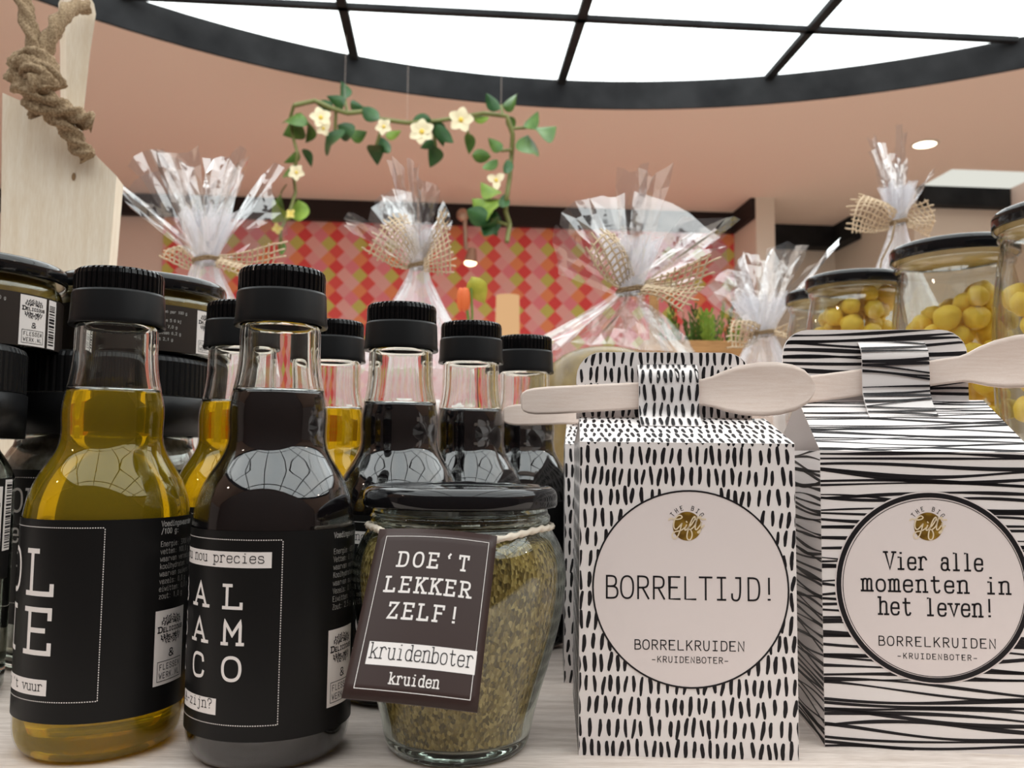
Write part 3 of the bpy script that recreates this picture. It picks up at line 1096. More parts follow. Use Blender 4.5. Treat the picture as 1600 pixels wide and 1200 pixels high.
def stripes(mb, w, h, fm, m, seed, skip=None, n=None, pitch=0.00165):
    rnd = random.Random(seed)
    k = int(h / pitch) + 2
    N = n or 44
    for i in range(k):
        y0 = i * pitch + rnd.uniform(-.3, .3) * pitch
        A = [(rnd.uniform(0.2, 0.8) * pitch, rnd.uniform(20, 95), rnd.uniform(0, 6.3)) for _ in range(2)]
        tA = [(rnd.uniform(0.1, 0.35), rnd.uniform(30, 190), rnd.uniform(0, 6.3)) for _ in range(2)]
        th = 0.00072 * rnd.uniform(.75, 1.35)
        tilt = rnd.uniform(-.035, .035)
        prev = None
        for j in range(N + 1):
            x = w * j / N
            y = y0 + tilt * (x - w / 2) + sum(a * math.sin(f * x + p) for a, f, p in A)
            t = th * (1 + sum(a * math.sin(f * x + p) for a, f, p in tA))
            lo, hi = max(0.0001, y - t / 2), min(h - 0.0001, y + t / 2)
            cur = (x, lo, hi)
            if prev and hi > lo and prev[2] > prev[1] and not (skip and skip((x + prev[0]) / 2, y)):
                mb.face([fm(prev[0], prev[1]), fm(x, lo), fm(x, hi), fm(prev[0], prev[2])], m)
            prev = cur


def spoon(loc, direction, up, back, label, length=0.0925, bowl=True):
    """wooden spoon: handle end at loc, lying along 'direction', its broad face facing -back"""
    root = tag_spoon = None
    d, u, b = Vector(direction).normalized(), Vector(up).normalized(), Vector(back).normalized()
    W = [(0.0, 0.0018), (0.0006, 0.0030), (0.002, 0.0038), (0.0045, 0.0043), (0.010, 0.0045), (0.030, 0.0044), (0.050, 0.0042), (0.0575, 0.0043), (0.0605, 0.0050), (0.0645, 0.0066), (0.0695, 0.0080), (0.0755, 0.0087),
         (0.081, 0.0085), (0.0860, 0.0074), (0.0895, 0.0055), (0.0916, 0.0030), (0.0925, 0.0008)]
    m = MB()
    rows_f, rows_b = [], []
    n = 10
    for x, w in W:
        k = length / 0.0925
        dish = max(0.0, math.sin(PI * min(1, max(0, (x - 0.055) / 0.0385)))) if x > 0.055 else 0
        rf, rb = [], []
        for j in range(n + 1):
            t = -1 + 2 * j / n
            depth = 0.0012 * dish * (1 - t * t)
            p = d * (x * k) + u * (w * t) + b * depth
            rf.append(p - b * 0.0006)
            rb.append(p + b * 0.0006)
        rows_f.append(rf)
        rows_b.append(rb)
    m.grid(rows_f, 0, True)
    m.grid(rows_b, 0, True, flip=True)
    edge = [r[0] for r in rows_f] + rows_f[-1] + [r[-1] for r in rows_f[::-1]] + rows_f[0][::-1]
    edgeb = [r[0] for r in rows_b] + rows_b[-1] + [r[-1] for r in rows_b[::-1]] + rows_b[0][::-1]
    m.grid([edge, edgeb], 0, False)
    o = m.build('wooden_spoon', M_SPOON, None, weld=1e-6, fix=True)
    o.location = loc
    tag(o, label, 'spoon', 'wooden spoons held by the gift boxes')
    return o


def gift_box(pattern, loc, yaw, label, eave, fold, fin_top, fin_w, fin_x, detailed=True, words=0, seed=1, strap_x=(0.0165, 0.0345), squash=0.0):
    root = thing('gift_box', label, 'gift box', loc, math.radians(yaw), 'patterned spice gift boxes')
    m = MB()
    w, dp = BW, BD
    hy = dp / 2
    A = [Vector(p) for p in ((0, 0, 0), (w, 0, 0), (w, dp, 0), (0, dp, 0), (0, 0, eave), (w, 0, eave), (w, dp, eave), (0, dp, eave))]
    ins = 0.004
    rl, rr = Vector((ins * .2, hy, fold)), Vector((w - ins * .2, hy, fold))
    m.face([A[0], A[1], A[5], A[4]], 0)
    m.face([A[1], A[2], A[6], A[5]], 0)
    m.face([A[2], A[3], A[7], A[6]], 0)
    m.face([A[3], A[0], A[4], A[7]], 0)
    m.face([A[3], A[2], A[1], A[0]], 0)
    m.face([A[4], A[5], rr, rl], 0)
    m.face([A[6], A[7], rl, rr], 0)
    # gable ends, folded in
    for s, e, f, r in ((0, A[7], A[4], rl), (1, A[5], A[6], rr)):
        q = Vector((0.026 if s == 0 else w - 0.026, hy, eave - 0.004))
        m.face([e, f, q], 0)
        m.face([f, r, q] if s == 0 else [e, q, r], 0)
        m.face([r, e, q] if s == 0 else [q, f, r], 0)
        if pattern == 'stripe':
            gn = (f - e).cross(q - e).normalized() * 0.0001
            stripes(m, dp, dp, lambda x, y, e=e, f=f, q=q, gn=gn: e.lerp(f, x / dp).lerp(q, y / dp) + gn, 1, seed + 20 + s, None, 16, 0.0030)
    # fin: rounded upright flap
    x0, x1 = fin_x, fin_x + fin_w
    R = min(0.0085, (fin_top - fold) * .55)
    ol = [(x0, fold - 0.0006)]
    ol = [(x1, fold - 0.0006)]
    for k in range(7):
        a = PI / 2 * k / 6
        ol.append((x1 - R + R * math.cos(a), fin_top - R + R * math.sin(a)))
    for k in range(7):
        a = PI / 2 + PI / 2 * k / 6
        ol.append((x0 + R + R * math.cos(a), fin_top - R + R * math.sin(a)))
    ol.append((x0, fold - 0.0006))
    m.prism([Vector((x, hy - 0.0004, z)) for x, z in ol[::-1]][::-1], (0, 0.0009, 0))
    # printed pattern
    fun = dashes if pattern == 'dash' else stripes
    e = 0.00006
    cc = (0.0, 0.0, 0.0)
    ccx, ccz, ccr = w * .5 + (0.0008 if words else 0.0008), 0.0470, 0.0279
    skip = (lambda x, y: (x - ccx) ** 2 + (y - ccz) ** 2 < (ccr - 0.0006) ** 2) if detailed else None
    fun(m, w, eave, lambda x, y: Vector((x, -e, y)), 1, seed, skip)
    fun(m, dp, eave, lambda x, y: Vector((-e, dp - x, y)), 1, seed + 1)
    fun(m, dp, eave, lambda x, y: Vector((w + e, x, y)), 1, seed + 2)
    fun(m, w, eave, lambda x, y: Vector((w - x, dp + e, y)), 1, seed + 3)
    sl = math.hypot(hy, fold - eave)
    nv = Vector((0, -(fold - eave), hy)).normalized() * e
    for sd in (0, 1):
        def rf(x, y, sd=sd):
            t = y / sl
            p = A[4].lerp(rl, t).lerp(A[5].lerp(rr, t), x / w)
            p = p + nv
            if sd:
                p = Vector((p.x, dp - p.y, p.z))
            return p
        fun(m, w, sl, rf, 1, seed + 4 + sd)
    # fin pattern, kept off the rounded corners
    mf = MB()
    fun(mf, fin_w, fin_top - fold, lambda x, y: Vector((x0 + x, hy - 0.0004 - e, fold + y)), 1, seed + 6)

    def clip(p):
        x, z = p.x, p.z
        for cxx, sg in ((x0 + R, -1), (x1 - R, 1)):
            if (x - cxx) * sg > 0 and z > fin_top - R:
                dx, dz = x - cxx, z - fin_top + R
                L = math.hypot(dx, dz)
                if L > R - 0.0002:
                    return Vector((cxx + dx / L * (R - 0.0002), p.y, fin_top - R + dz / L * (R - 0.0002)))
        return p
    for f in mf.f:
        pts = [mf.v[i] for i in f]
        q = [clip(p) for p in pts]
        if sum((a - b).length for a, b in zip(pts, q)) / len(q) < 0.0012:
            m.face(q, 1)
    m.build('carton', [M_CARD, M_BLACK], root, weld=0)
    # strap band across the spoon: from the fin, out and down to the roof
    sx0, sx1 = strap_x
    path = [(hy - 0.0006, fin_top - 0.0042), (hy - 0.0016, fin_top - 0.0050), (hy - 0.0046, fin_top - 0.0075), (hy - 0.0048, fin_top - 0.0125), (hy - 0.0048, fold + 0.0040), (hy - 0.0050, fold + 0.0012)]
    t = 0.62
    path += [(hy * t + 0.0022, eave + (fold - eave) * (t + 0.07) + 0.0009), (hy * t, eave + (fold - eave) * t + 0.0002)]
    path = [path[0]] + chaikin(path, False, 2)[1:]
    ms = MB()
    rows = [[(sx0 + (sx1 - sx0) * i / 6, y, z) for i in range(7)] for y, z in path]
    ms.grid(rows, 0, True, flip=True)
    ms.grid([[(x, y + 0.0003, z - 0.0001) for x, y, z in r] for r in rows], 0, True)
    L = [0]
    for p, q in zip(path, path[1:]):
        L.append(L[-1] + math.hypot(q[0] - p[0], q[1] - p[1]))

    def sm(x, y):
        y = L[-1] - y
        for i in range(len(L) - 1):
            if y <= L[i + 1] or i == len(L) - 2:
                f = (y - L[i]) / max(1e-9, L[i + 1] - L[i])
                a, b = path[i], path[i + 1]
                d = Vector((0, b[0] - a[0], b[1] - a[1])).normalized()
                nn = Vector((0, d.z, -d.y))
                return Vector((sx0 + x, a[0] + (b[0] - a[0]) * f, a[1] + (b[1] - a[1]) * f)) + nn * (0.00035 if nn.y < 0 else -0.00035)
    if pattern == 'dash':
        dashes(ms, sx1 - sx0, L[-1], sm, 1, seed + 9)
    else:
        stripes(ms, sx1 - sx0, L[-1], sm, 1, seed + 9, None, 12)
    ms.build('strap_band', [M_CARD, M_BLACK], root)
    if not detailed:
        return root
    # round front label
    fm = lambda off: (lambda x, z: Vector((x, -off, z)))
    m = MB()
    disc(m, ccx, ccz, ccr, fm(0.00012), 0, 96)
    lab = m.build('round_label', M_CARDLBL, root)
    K, G, Q = MB(), MB(), MB()
    f1, f2, f3 = fm(0.00018), fm(0.00024), fm(0.00030)
    if words == 0:
        disc(K, ccx, ccz, ccr, f1, 0, 96, ccr - 0.0005)
    else:
        disc(K, ccx, ccz, ccr - 0.0004, f1, 0, 96, ccr - 0.0018)
        disc(K, ccx + 0.0001, ccz - 0.0001, ccr - 0.0021, f1, 0, 96, ccr - 0.0023)
    gx, gz = ccx - 0.0008, ccz + 0.0176
    disc(G, gx, gz, 0.0041, f1, 0, 40)
    G.build('gold_emblem', M_GOLD, lab)
    sc = 0.0041 * 2 / 620
    P = lambda l: [(gx + (x - 485) * sc, gz - (y - 675) * sc) for x, y in l]
    script = [[(90, 545), (130, 505), (220, 535), (330, 525), (390, 480), (330, 430), (250, 480), (200, 580), (190, 700), (240, 760), (310, 690), (370, 620)],
              [(370, 620), (340, 740), (290, 890), (220, 960), (150, 900), (190, 800), (360, 770), (450, 690)],
              [(470, 650), (425, 750), (460, 765), (520, 690)], [(470, 575), (480, 590)],
              [(500, 720), (580, 640), (670, 490), (640, 455), (570, 560), (480, 820), (480, 960), (560, 970), (600, 850), (560, 740), (500, 740)],
              [(560, 745), (640, 680), (690, 560), (710, 470)], [(705, 480), (655, 680), (660, 750), (700, 740), (760, 650)], [(640, 540), (720, 500), (790, 450), (760, 520), (880, 520)],
              [(770, 640), (800, 570), (770, 620), (800, 700), (740, 830), (700, 800), (760, 760), (850, 650)]]
    for l in script:
        stroke(Q, chaikin(P(l), False, 2), 0.00036, f2, 0)
    Q.build('emblem_script', mat('cream_print', (0.80, 0.66, 0.46), 0.5), lab)
    for i, ch in enumerate('THE BIG'):
        a = math.radians(52 - 104 * i / 6)
        ox, oz = gx + 0.0047 * math.sin(-a), gz + 0.0047 * math.cos(a)
        ca, sa = math.cos(a), math.sin(a)
        if ch == ' ':
            continue
        for pts, _ in glyph_lines(ch, False):
            stroke(K, [(ox + ((p[0] - 3) * ca - p[1] * sa) * 0.00012, oz + ((p[0] - 3) * sa + p[1] * ca) * 0.00012) for p in pts], 0.00016, f1, 0)
    if words == 0:
        text(K, 'BORRELTIJD!', ccx - 0.0246, ccz - 0.0030, 0.0062, 0.0490, 0.00052, f1, False, 0, None, 0.0036)
        text(K, 'BORRELKRUIDEN', ccx - 0.0162, ccz - 0.0172, 0.0026, 0.0316, 0.00030, f1)
        text(K, '-KRUIDENBOTER-', ccx - 0.0112, ccz - 0.0207, 0.0016, 0.0220, 0.00020, f1)
    else:
        text(K, 'Vier alle', ccx - 0.0136, ccz + 0.0050, 0.0049, 0.0283, 0.00055, f1, True, 0, None, 0.0024)
        text(K, 'momenten in', ccx - 0.0206, ccz - 0.0015, 0.0047, 0.0428, 0.00055, f1, True, 0, None, 0.0027)
        text(K, 'het leven!', ccx - 0.0158, ccz - 0.0082, 0.0049, 0.0332, 0.00055, f1, True, 0, None, 0.0024)
        text(K, 'BORRELKRUIDEN', ccx - 0.0162, ccz - 0.0172, 0.0026, 0.0338, 0.00030, f1)
        text(K, '-KRUIDENBOTER-', ccx - 0.0108, ccz - 0.0208, 0.0015, 0.0230, 0.00020, f1)
    K.build('black_lettering', M_BLACK, lab)
    return root


p1 = at(904, 1179, 0.2516)
box1 = gift_box('dash', (p1.x, 0.2516, 0), -2.6, 'white gift box with black dashes and round BORRELTIJD label, left of the striped box', 0.0885, 0.0968, 0.1182, 0.0567, -0.0002, True, 0, 11, (0.0196, 0.0388))
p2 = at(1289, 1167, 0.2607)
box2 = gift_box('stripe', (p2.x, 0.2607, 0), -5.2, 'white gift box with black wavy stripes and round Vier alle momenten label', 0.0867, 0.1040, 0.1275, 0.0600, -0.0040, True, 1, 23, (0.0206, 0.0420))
p3 = at(881, 1067, 0.328)
box3 = gift_box('dash', (p3.x, 0.3280, 0), -3.0, 'dashed gift box mostly hidden behind the BORRELTIJD box', 0.0885, 0.0968, 0.1110, 0.0545, 0.0030, False, 0, 37, (0.0196, 0.0388))


# spoons tucked behind the straps
def held_spoon(box, pa, pb, label, off=0.0026):
    R = Matrix.Rotation(box.rotation_euler.z, 3, 'Z')
    n = R @ Vector((0, 1, 0))
    p0 = Vector(box.location) + R @ Vector((0, BD / 2 - off, 0))
    q = []
    for px, py in (pa, pb):
        v = CM @ Vector(((px - 800) / F_PX, (600 - py) / F_PX, -1))
        o = Vector((0, 0, CAM_H))
        q.append(o + v * ((p0 - o).dot(n) / v.dot(n)))
    d = q[1] - q[0]
    return spoon(q[0], d, n.cross(d) * -1 if n.cross(d).z < 0 else n.cross(d), n, label, d.length)


held_spoon(box1, (814, 628), (1273, 604), 'wooden spoon held by the BORRELTIJD box, its bowl at the right')
held_spoon(box3, (786, 649), (1180, 636), 'wooden spoon of the box behind, only its handle end showing at the left')
held_spoon(box2, (1215, 615), (1680, 553), 'wooden spoon held by the striped box, cut off by the right edge')


# ------------------------------------------------------------------ sweet jars at the right
M_SWEET = noisy('yellow_sweet', (0.92, 0.58, 0.05), (0.94, 0.68, 0.12), 160, 0.42, (1, 1, 1), 0.25, 0.0008, 4, 0.4)
M_SWEET.node_tree.nodes['Principled BSDF'].inputs['Subsurface Weight'].default_value = 0.15
M_SWEET.node_tree.nodes['Principled BSDF'].inputs['Subsurface Radius'].default_value = (0.004, 0.003, 0.001)
M_PALE = noisy('pale_sugar', (0.70, 0.55, 0.50), (0.82, 0.70, 0.66), 300, 0.8)


def sweet_jar(px, Y, s, base, label, fill, tilt=(0, 0), seed=1, gname='', sweets=True, ball_label=''):
    X = at(px, 420, Y).x
    root = thing('sweet_jar', label, 'jar', (X, Y, base))
    root.rotation_euler = (tilt[0], tilt[1], 0)
    root['group'] = 'glass jars of yellow sweets'
    P = [(0.0, 0.0), (0.028, 0.0), (0.031, 0.0015), (0.0335, 0.006), (0.0352, 0.018), (0.0362, 0.040), (0.0362, 0.062), (0.0352, 0.080), (0.0334, 0.094), (0.0318, 0.104), (0.0306, 0.109),
         (0.0322, 0.1105), (0.0326, 0.1125), (0.0318, 0.1145), (0.0312, 0.1160), (0.0312, 0.1225)]
    out = [(r * s, z * s) for r, z in smooth_prof(P, 2)]
    inn = [(max(0, r - 0.0018), max(z, 0.0040)) for r, z in out]
    m = MB()
    m.lathe(out, 64, 0)
    m.lathe([(r, z) for r, z in inn if z > 0.0041][::-1], 64, 0)
    m.build('glass_body', M_THINJAR, root, weld=1e-7)
    lid_mesh(0.0348 * s, 0.1158 * s, 0.0088 * s).build('lid', [M_LID, M_LACQ], root)
    rnd = random.Random(seed)
    if not sweets:
        m = MB()
        fl = [(0, 0.0045)] + [(r - 0.0006, z) for r, z in inn if 0.0045 < z < fill and r > 0] + [(0.012, fill + 0.004), (0, fill + 0.002)]
        m.lathe(fl, 48, 0)
        m.build('pale_sugar', M_PALE, root, weld=1e-7)
        return root
    balls = []
    lim0 = fill

    def rin(z):
        for (r0, z0), (r1, z1) in zip(inn, inn[1:]):
            if z0 <= z <= z1 and z1 > z0:
                return r0 + (r1 - r0) * (z - z0) / (z1 - z0)
        return inn[-1][0]
    Rm = 0.0339 * s - 0.0018
    tries = 0
    while tries < 900 and len(balls) < 170:
        r = 0.0066 * rnd.uniform(.84, 1.16)
        best = None
        for _ in range(14):
            a = rnd.uniform(0, 2 * PI)
            q = (Rm - r) * math.sqrt(rnd.random())
            x, y = q * math.cos(a), q * math.sin(a)
            z = 0.0042 + r
            for (bx, by, bz, br) in balls:
                d2 = (x - bx) ** 2 + (y - by) ** 2
                R2 = (r + br) * 0.93
                if d2 < R2 * R2:
                    z = max(z, bz + math.sqrt(R2 * R2 - d2))
            if best is None or z < best[2]:
                best = (x, y, z, r)
        x, y, z, r = best
        lim = fill + 0.020 * (x / Rm)
        if z + r * .6 > lim or math.hypot(x, y) + r > rin(z) + 0.0002:
            tries += 1
            continue
        balls.append(best)
    T = Matrix.Translation((X, Y, base)) @ root.rotation_euler.to_matrix().to_4x4()
    for k, (x, y, z, r) in enumerate(balls):
        if (math.hypot(x, y) < Rm - 0.017 and z < lim0 - 0.022) or z < 0.012 or (y > 0.012 and z < lim0 - 0.022):
            continue          # buried in the heap
        o = bpy.data.objects.new('yellow_sweet', SWEETS[k % len(SWEETS)])
        C.objects.link(o)
        o.location = T @ Vector((x, y, z))
        o.scale = (r, r, r)
        o.rotation_euler = (rnd.uniform(0, 6), rnd.uniform(0, 6), rnd.uniform(0, 6))
        tag(o, ball_label, 'sweet', gname)
    return root


SWEETS = []
for k in range(6):
    m = MB()
    m.ball((0, 0, 0), 1.0, 0, 20, 14, (1.0, 0.96, 0.98), 0.16, k + 1)
    o = m.build('sweet_shape', M_SWEET)
    SWEETS.append(o.data)
    bpy.data.objects.remove(o)

RISER = 0.085
m = MB()
m.box((0.195, 0.385, 0.0), (0.335, 0.685, RISER))
tag(m.build('display_riser', M_TABLE, None, bevel=0.001), 'pale wooden block raising the jars of yellow sweets', 'riser')
sweet_jar(1675, 0.425, 1.0, RISER, 'sweet jar cut off by the right edge of the picture, nearest of the row', 0.100, (0, 0), 3, 'sweets in the jar at the right edge', True, 'round yellow sweet in the jar cut off by the right edge')
sweet_jar(1499, 0.503, 1.0, RISER, 'largest fully seen jar of yellow sweets, behind the striped box', 0.094, (0, math.radians(-1.6)), 5, 'sweets in the large jar', True, 'round yellow sweet in the large jar behind the striped box')
sweet_jar(1336, 0.575, 0.93, RISER + 0.004, 'jar of yellow sweets left of the largest one, with smaller black lid', 0.104, (0, 0), 9, 'sweets in the jar left of the large one', True, 'round yellow sweet in the jar left of the largest jar')
sweet_jar(1300, 0.655, 1.0, RISER, 'rearmost jar of the row, pale sugar inside, half behind its neighbour', 0.075, (0, 0), 2, '', False)


# ------------------------------------------------------------------ jars at the left
M_SALT = noisy('coarse_salt', (0.26, 0.21, 0.18), (0.40, 0.34, 0.30), 420, 0.8, (1, 1, 1), 0.5, 0.001)
M_MUSTARD = noisy('mustard', (0.20, 0.115, 0.018), (0.34, 0.21, 0.035), 120, 0.4, (1, 1, 1), 0, 0.001)


def spice_jar(x, Y, label, s, rz, front):
    root = thing('salt_jar', label, 'jar', (x, Y, 0), rz, 'wide salt jars under the mustard jars')
    R = 0.0405 * s
    out = smooth_prof([(0, 0), (R - .006, 0), (R - .001, .001), (R, .005), (R, .074 * s), (R - .001, .079 * s), (R - .004, .084 * s), (R - .006, .087 * s), (R - .006, .096 * s)], 2)
    inn = [(max(0, r - .0022), max(z, .004)) for r, z in out]
    m = MB()
    m.lathe(out + [(inn[-1][0], out[-1][1])] + inn[::-1], 72, 0)
    m.build('glass_body', M_JARGLASS, root, weld=1e-7)
    m = MB()
    m.lathe([(0, .0045)] + [(r - .0005, z) for r, z in inn if .0045 < z < .0895 * s and r > 0] + [(.02, .0905 * s), (0, .0900 * s)], 60)
    m.build('coarse_salt', M_SALT, root, weld=1e-7)
    L = 0.0428 * s
    n = 90
    m = MB()
    m.lathe([(L - .002, .0905 * s), (L, .0902 * s), (L + .0002, .1058 * s), (L - .0006, .1064 * s), (L - .002, .1064 * s)], 96)
    m.build('lid_collar', M_BLACKMT, root)
    m = MB()
    m.lathe([(L - .003, .1066 * s), (L - .0004, .1066 * s), (L - .0004, .1205 * s), (L - .0012, .1222 * s), (L - .003, .1230 * s), (L - .006, .1230 * s), (0, .1226 * s)], n * 4, 0, False,
            rfun=lambda a, r, z: r - (0.0004 if r > .03 and (a * n / (2 * PI)) % 1 > .6 else 0))
    m.build('ribbed_lid', M_BLACKMT, root)
    RL = R + .0003
    m = MB()
    k = 80
    a0, a1 = -2.9, 2.9
    zt = .0795 * s - .003
    if front:
        a1 = 1.20
        a0 = -2.6
    m.grid([[(RL * math.sin(a0 + (a1 - a0) * i / k), -RL * math.cos(a0 + (a1 - a0) * i / k), z) for i in range(k + 1)] for z in (.018 if not front else 0.0405, zt)], 0, True)
    lab = m.build('label', M_LABEL, root)
    Wt, B = MB(), MB()
    f1, f2 = cylmap(RL + .00007), cylmap(RL + .00014)
    if front:
        s1 = a1 * RL
        rect(B, s1 - .0062, .050, s1 - .0002, zt - .0005, f1, 0, 4)
        barcode(B, s1 - .0050, s1 - .0006, .0508, zt - .0015, f2, 1, 4)
        B.build('barcode_panel', [M_WHITE, M_BLACK], lab)
        delicious(Wt, Wt, s1 - .0222, .0490, .0145, .0228, f1, f2, .0012, 1)
        Wt.build('emblem_panel', [M_WHITE, M_BLACK], lab)
    else:
        frame(Wt, -.058, .026, .052, zt - .003, .0003, f1, 0, .0014, 'tblr', .0011)
        text(Wt, 'OU', -.0385, .0605, .0085, .016, .0010, f1, True, 0, .0013, .0055)
        text(Wt, 'er', -.0370, .0490, .0070, .010, .0008, f1, True, 0, .0013, .0038)
        text(Wt, 'i', -.0340, .0400, .0070, .005, .0008, f1, True, 0, .0013, .0036)
        Wt.build('title_lettering', M_WHITE, lab)
    return root


X2 = at(172, 600, 0.372).x
spice_jar(X2, 0.372, 'wide salt jar with black ribbed lid behind the front olive oil bottle', 1.0, math.atan2(-X2, 0.372), False)
X1 = at(-183, 700, 0.292).x
spice_jar(X1, 0.292, 'wide salt jar with barcode label cut off by the left edge', 0.975, math.atan2(-X1, 0.292), True)


def mustard_jar(x, Y, base, label, rz, panel):
    root = thing('mustard_jar', label, 'jar', (x, Y, base), rz, 'small mustard jars stacked on the salt jars')
    R = 0.0338
    out = smooth_prof([(0, 0), (R - .004, 0), (R - .0006, .0008), (R, .003), (R, .0215), (R - .0008, .0245), (R - .0026, .0265), (R - .003, .031)], 2)
    inn = [(max(0, r - .0016), max(z, .002)) for r, z in out]
    m = MB()
    m.lathe(out + [(inn[-1][0], out[-1][1])] + inn[::-1], 72, 0)
    m.build('glass_body', M_JARGLASS, root, weld=1e-7)
    m = MB()
    m.lathe([(0, .0025)] + [(r - .0004, z) for r, z in inn if .0025 < z < .0275 and r > 0] + [(0, .0277)], 60)
    m.build('mustard', M_MUSTARD, root, weld=1e-7)
    lid_mesh(0.0353, 0.0272, 0.0068).build('lid', [M_LID, M_LACQ], root)
    RL = R + .0003
    m = MB()
    k = 70
    a0, a1 = -2.3, 1.5
    m.grid([[(RL * math.sin(a0 + (a1 - a0) * i / k), -RL * math.cos(a0 + (a1 - a0) * i / k), z) for i in range(k + 1)] for z in (.0015, .0205)], 0, True)
    lab = m.build('label', noisy('dark_brown_paper', (0.022, 0.016, 0.013), (0.030, 0.022, 0.018), 40, 0.4), root)
    f1, f2 = cylmap(RL + .00007), cylmap(RL + .00014)
    E, B, N = MB(), MB(), MB()
    delicious(E, E, panel, .0018, .0118, .0182, f1, f2, .0012, 1)
    rect(B, panel + .0133, .0018, panel + .0185, .0200, f1, 0, 4)
    barcode(B, panel + .0138, panel + .0175, .0030, .0185, f2, 1, 9)
    for i, q in enumerate(('waarden per 100 g', 'energie 540 kj', 'vetten 7,0 g', 'eiwitten 6,2 g', 'zout 2,1 g')):
        text(N, q, panel - .0190, .0172 - .0026 * i - (.001 if i else 0), .0011, len(q) * .00082, .00017, f1)
    E.build('emblem_panel', [M_WHITE, M_BLACK], lab)
    B.build('barcode_panel', [M_WHITE, M_BLACK], lab)
    N.build('small_print', M_FINE, lab)
    return root


XM2 = at(221, 480, 0.375).x
mustard_jar(XM2, 0.375, 0.1231, 'mustard jar on the lid behind the front olive oil bottle', math.atan2(-XM2, .375), .0235)
XM1 = at(-52, 480, 0.325).x
mustard_jar(XM1, 0.322, 0.1200, 'mustard jar with twig emblem label at the left edge, in front of the wooden board', math.atan2(-XM1, .322), .0185)


# ------------------------------------------------------------------ wooden carrier with rope
def carrier():
    Y = 0.50
    base = at(90, 600, Y)
    root = thing('wooden_carrier', 'pale pine carrier board with a knotted rope handle at the left', 'carrier', (base.x, Y, 0))
    o0 = Vector((base.x, Y, 0))
    pr = lambda pts, yy=Y: [at(px, py, yy) - o0 for px, py in pts]
    top = [(182, 275), (150, 243), (118, 214), (80, 185), (40, 161), (4, 145)]
    dn = at(0, 430, Y) - o0
    rt = at(169, 430, Y) - o0
    k = dn.z
    tp = pr(top)
    bl = tp[-1] + (dn - tp[-1]) * (tp[-1].z / (tp[-1].z - dn.z))
    br = tp[0] + (rt - tp[0]) * (tp[0].z / (tp[0].z - rt.z))
    m = MB()
    m.prism([bl, br] + tp, (-0.004, 0.018, 0))
    m.build('front_board', M_PINE, root, fix=True, bevel=0.0008)
    kn = at(115, 276, Y - 0.0004) - o0
    m = MB()
    disc(m, 0, 0, 0.0012, lambda x, y: kn + Vector((x, 0, y * 2.0)), 0, 16)
    m.build('wood_knot', mat('knot_brown', (0.30, 0.19, 0.10), 0.7, 0.2), root)
    Yb = 0.535
    pt = pr([(131, 172), (141, 80), (150, 22), (147, 6), (138, -10), (100, -14), (103, 60), (104, 190)], Yb)
    lo = [Vector((pt[-1].x - 0.002, pt[-1].y, 0.0)), Vector((pt[0].x - 0.006, pt[0].y, 0.0))]
    m = MB()
    m.prism(lo + pt, (-0.012, 0.016, 0))
    m.build('upright_post', M_PINE, root, fix=True, bevel=0.0008)
    # rope: two strands up, a knot, two tails

    def strand(pix, r, name='rope', tw=(3, 0.55)):
        pts = [at(px, py, yy) - o0 for px, py, yy in pix]
        d = []
        n = len(pts)
        for i in range(n - 1):
            p0, p1, p2, p3 = pts[max(i - 1, 0)], pts[i], pts[i + 1], pts[min(i + 2, n - 1)]
            for j in range(12):
                t = j / 12
                d.append(0.5 * ((2 * p1) + (p2 - p0) * t + (2 * p0 - 5 * p1 + 4 * p2 - p3) * t * t + (3 * p1 - p0 - 3 * p2 + p3) * t ** 3))
        d.append(pts[-1])
        mm.tube(d, r, 14, twist=tw)
    mm = MB()
    strand([(20, -40, .492), (36, 5, .49), (48, 50, .487), (60, 95, .484)], 0.0042)
    strand([(134, 10, .528), (115, 10, .515), (95, 28, .498), (80, 55, .490), (65, 92, .486)], 0.0042)
    mm.build('rope_strands', M_TWINE, root)
    mm = MB()
    strand([(30, 108, .486), (50, 90, .481), (72, 108, .480), (84, 138, .482)], 0.0062)
    strand([(26, 130, .484), (36, 106, .480), (58, 112, .476), (76, 142, .478)], 0.0058)
    strand([(60, 98, .484), (62, 125, .475), (48, 142, .476), (28, 128, .482)], 0.0056)
    strand([(52, 118, .482), (50, 140, .477), (56, 160, .478), (66, 178, .482)], 0.0062)
    mm.build('rope_knot', M_TWINE, root)
    mm = MB()
    strand([(60, 140, .482), (78, 160, .480), (105, 174, .484), (128, 186, .489), (146, 192, .492)], 0.0050)
    strand([(58, 150, .480), (80, 176, .482), (105, 200, .487), (122, 228, .492), (138, 246, .494)], 0.0048)
    mm.build('rope_tails', M_TWINE, root)


carrier()


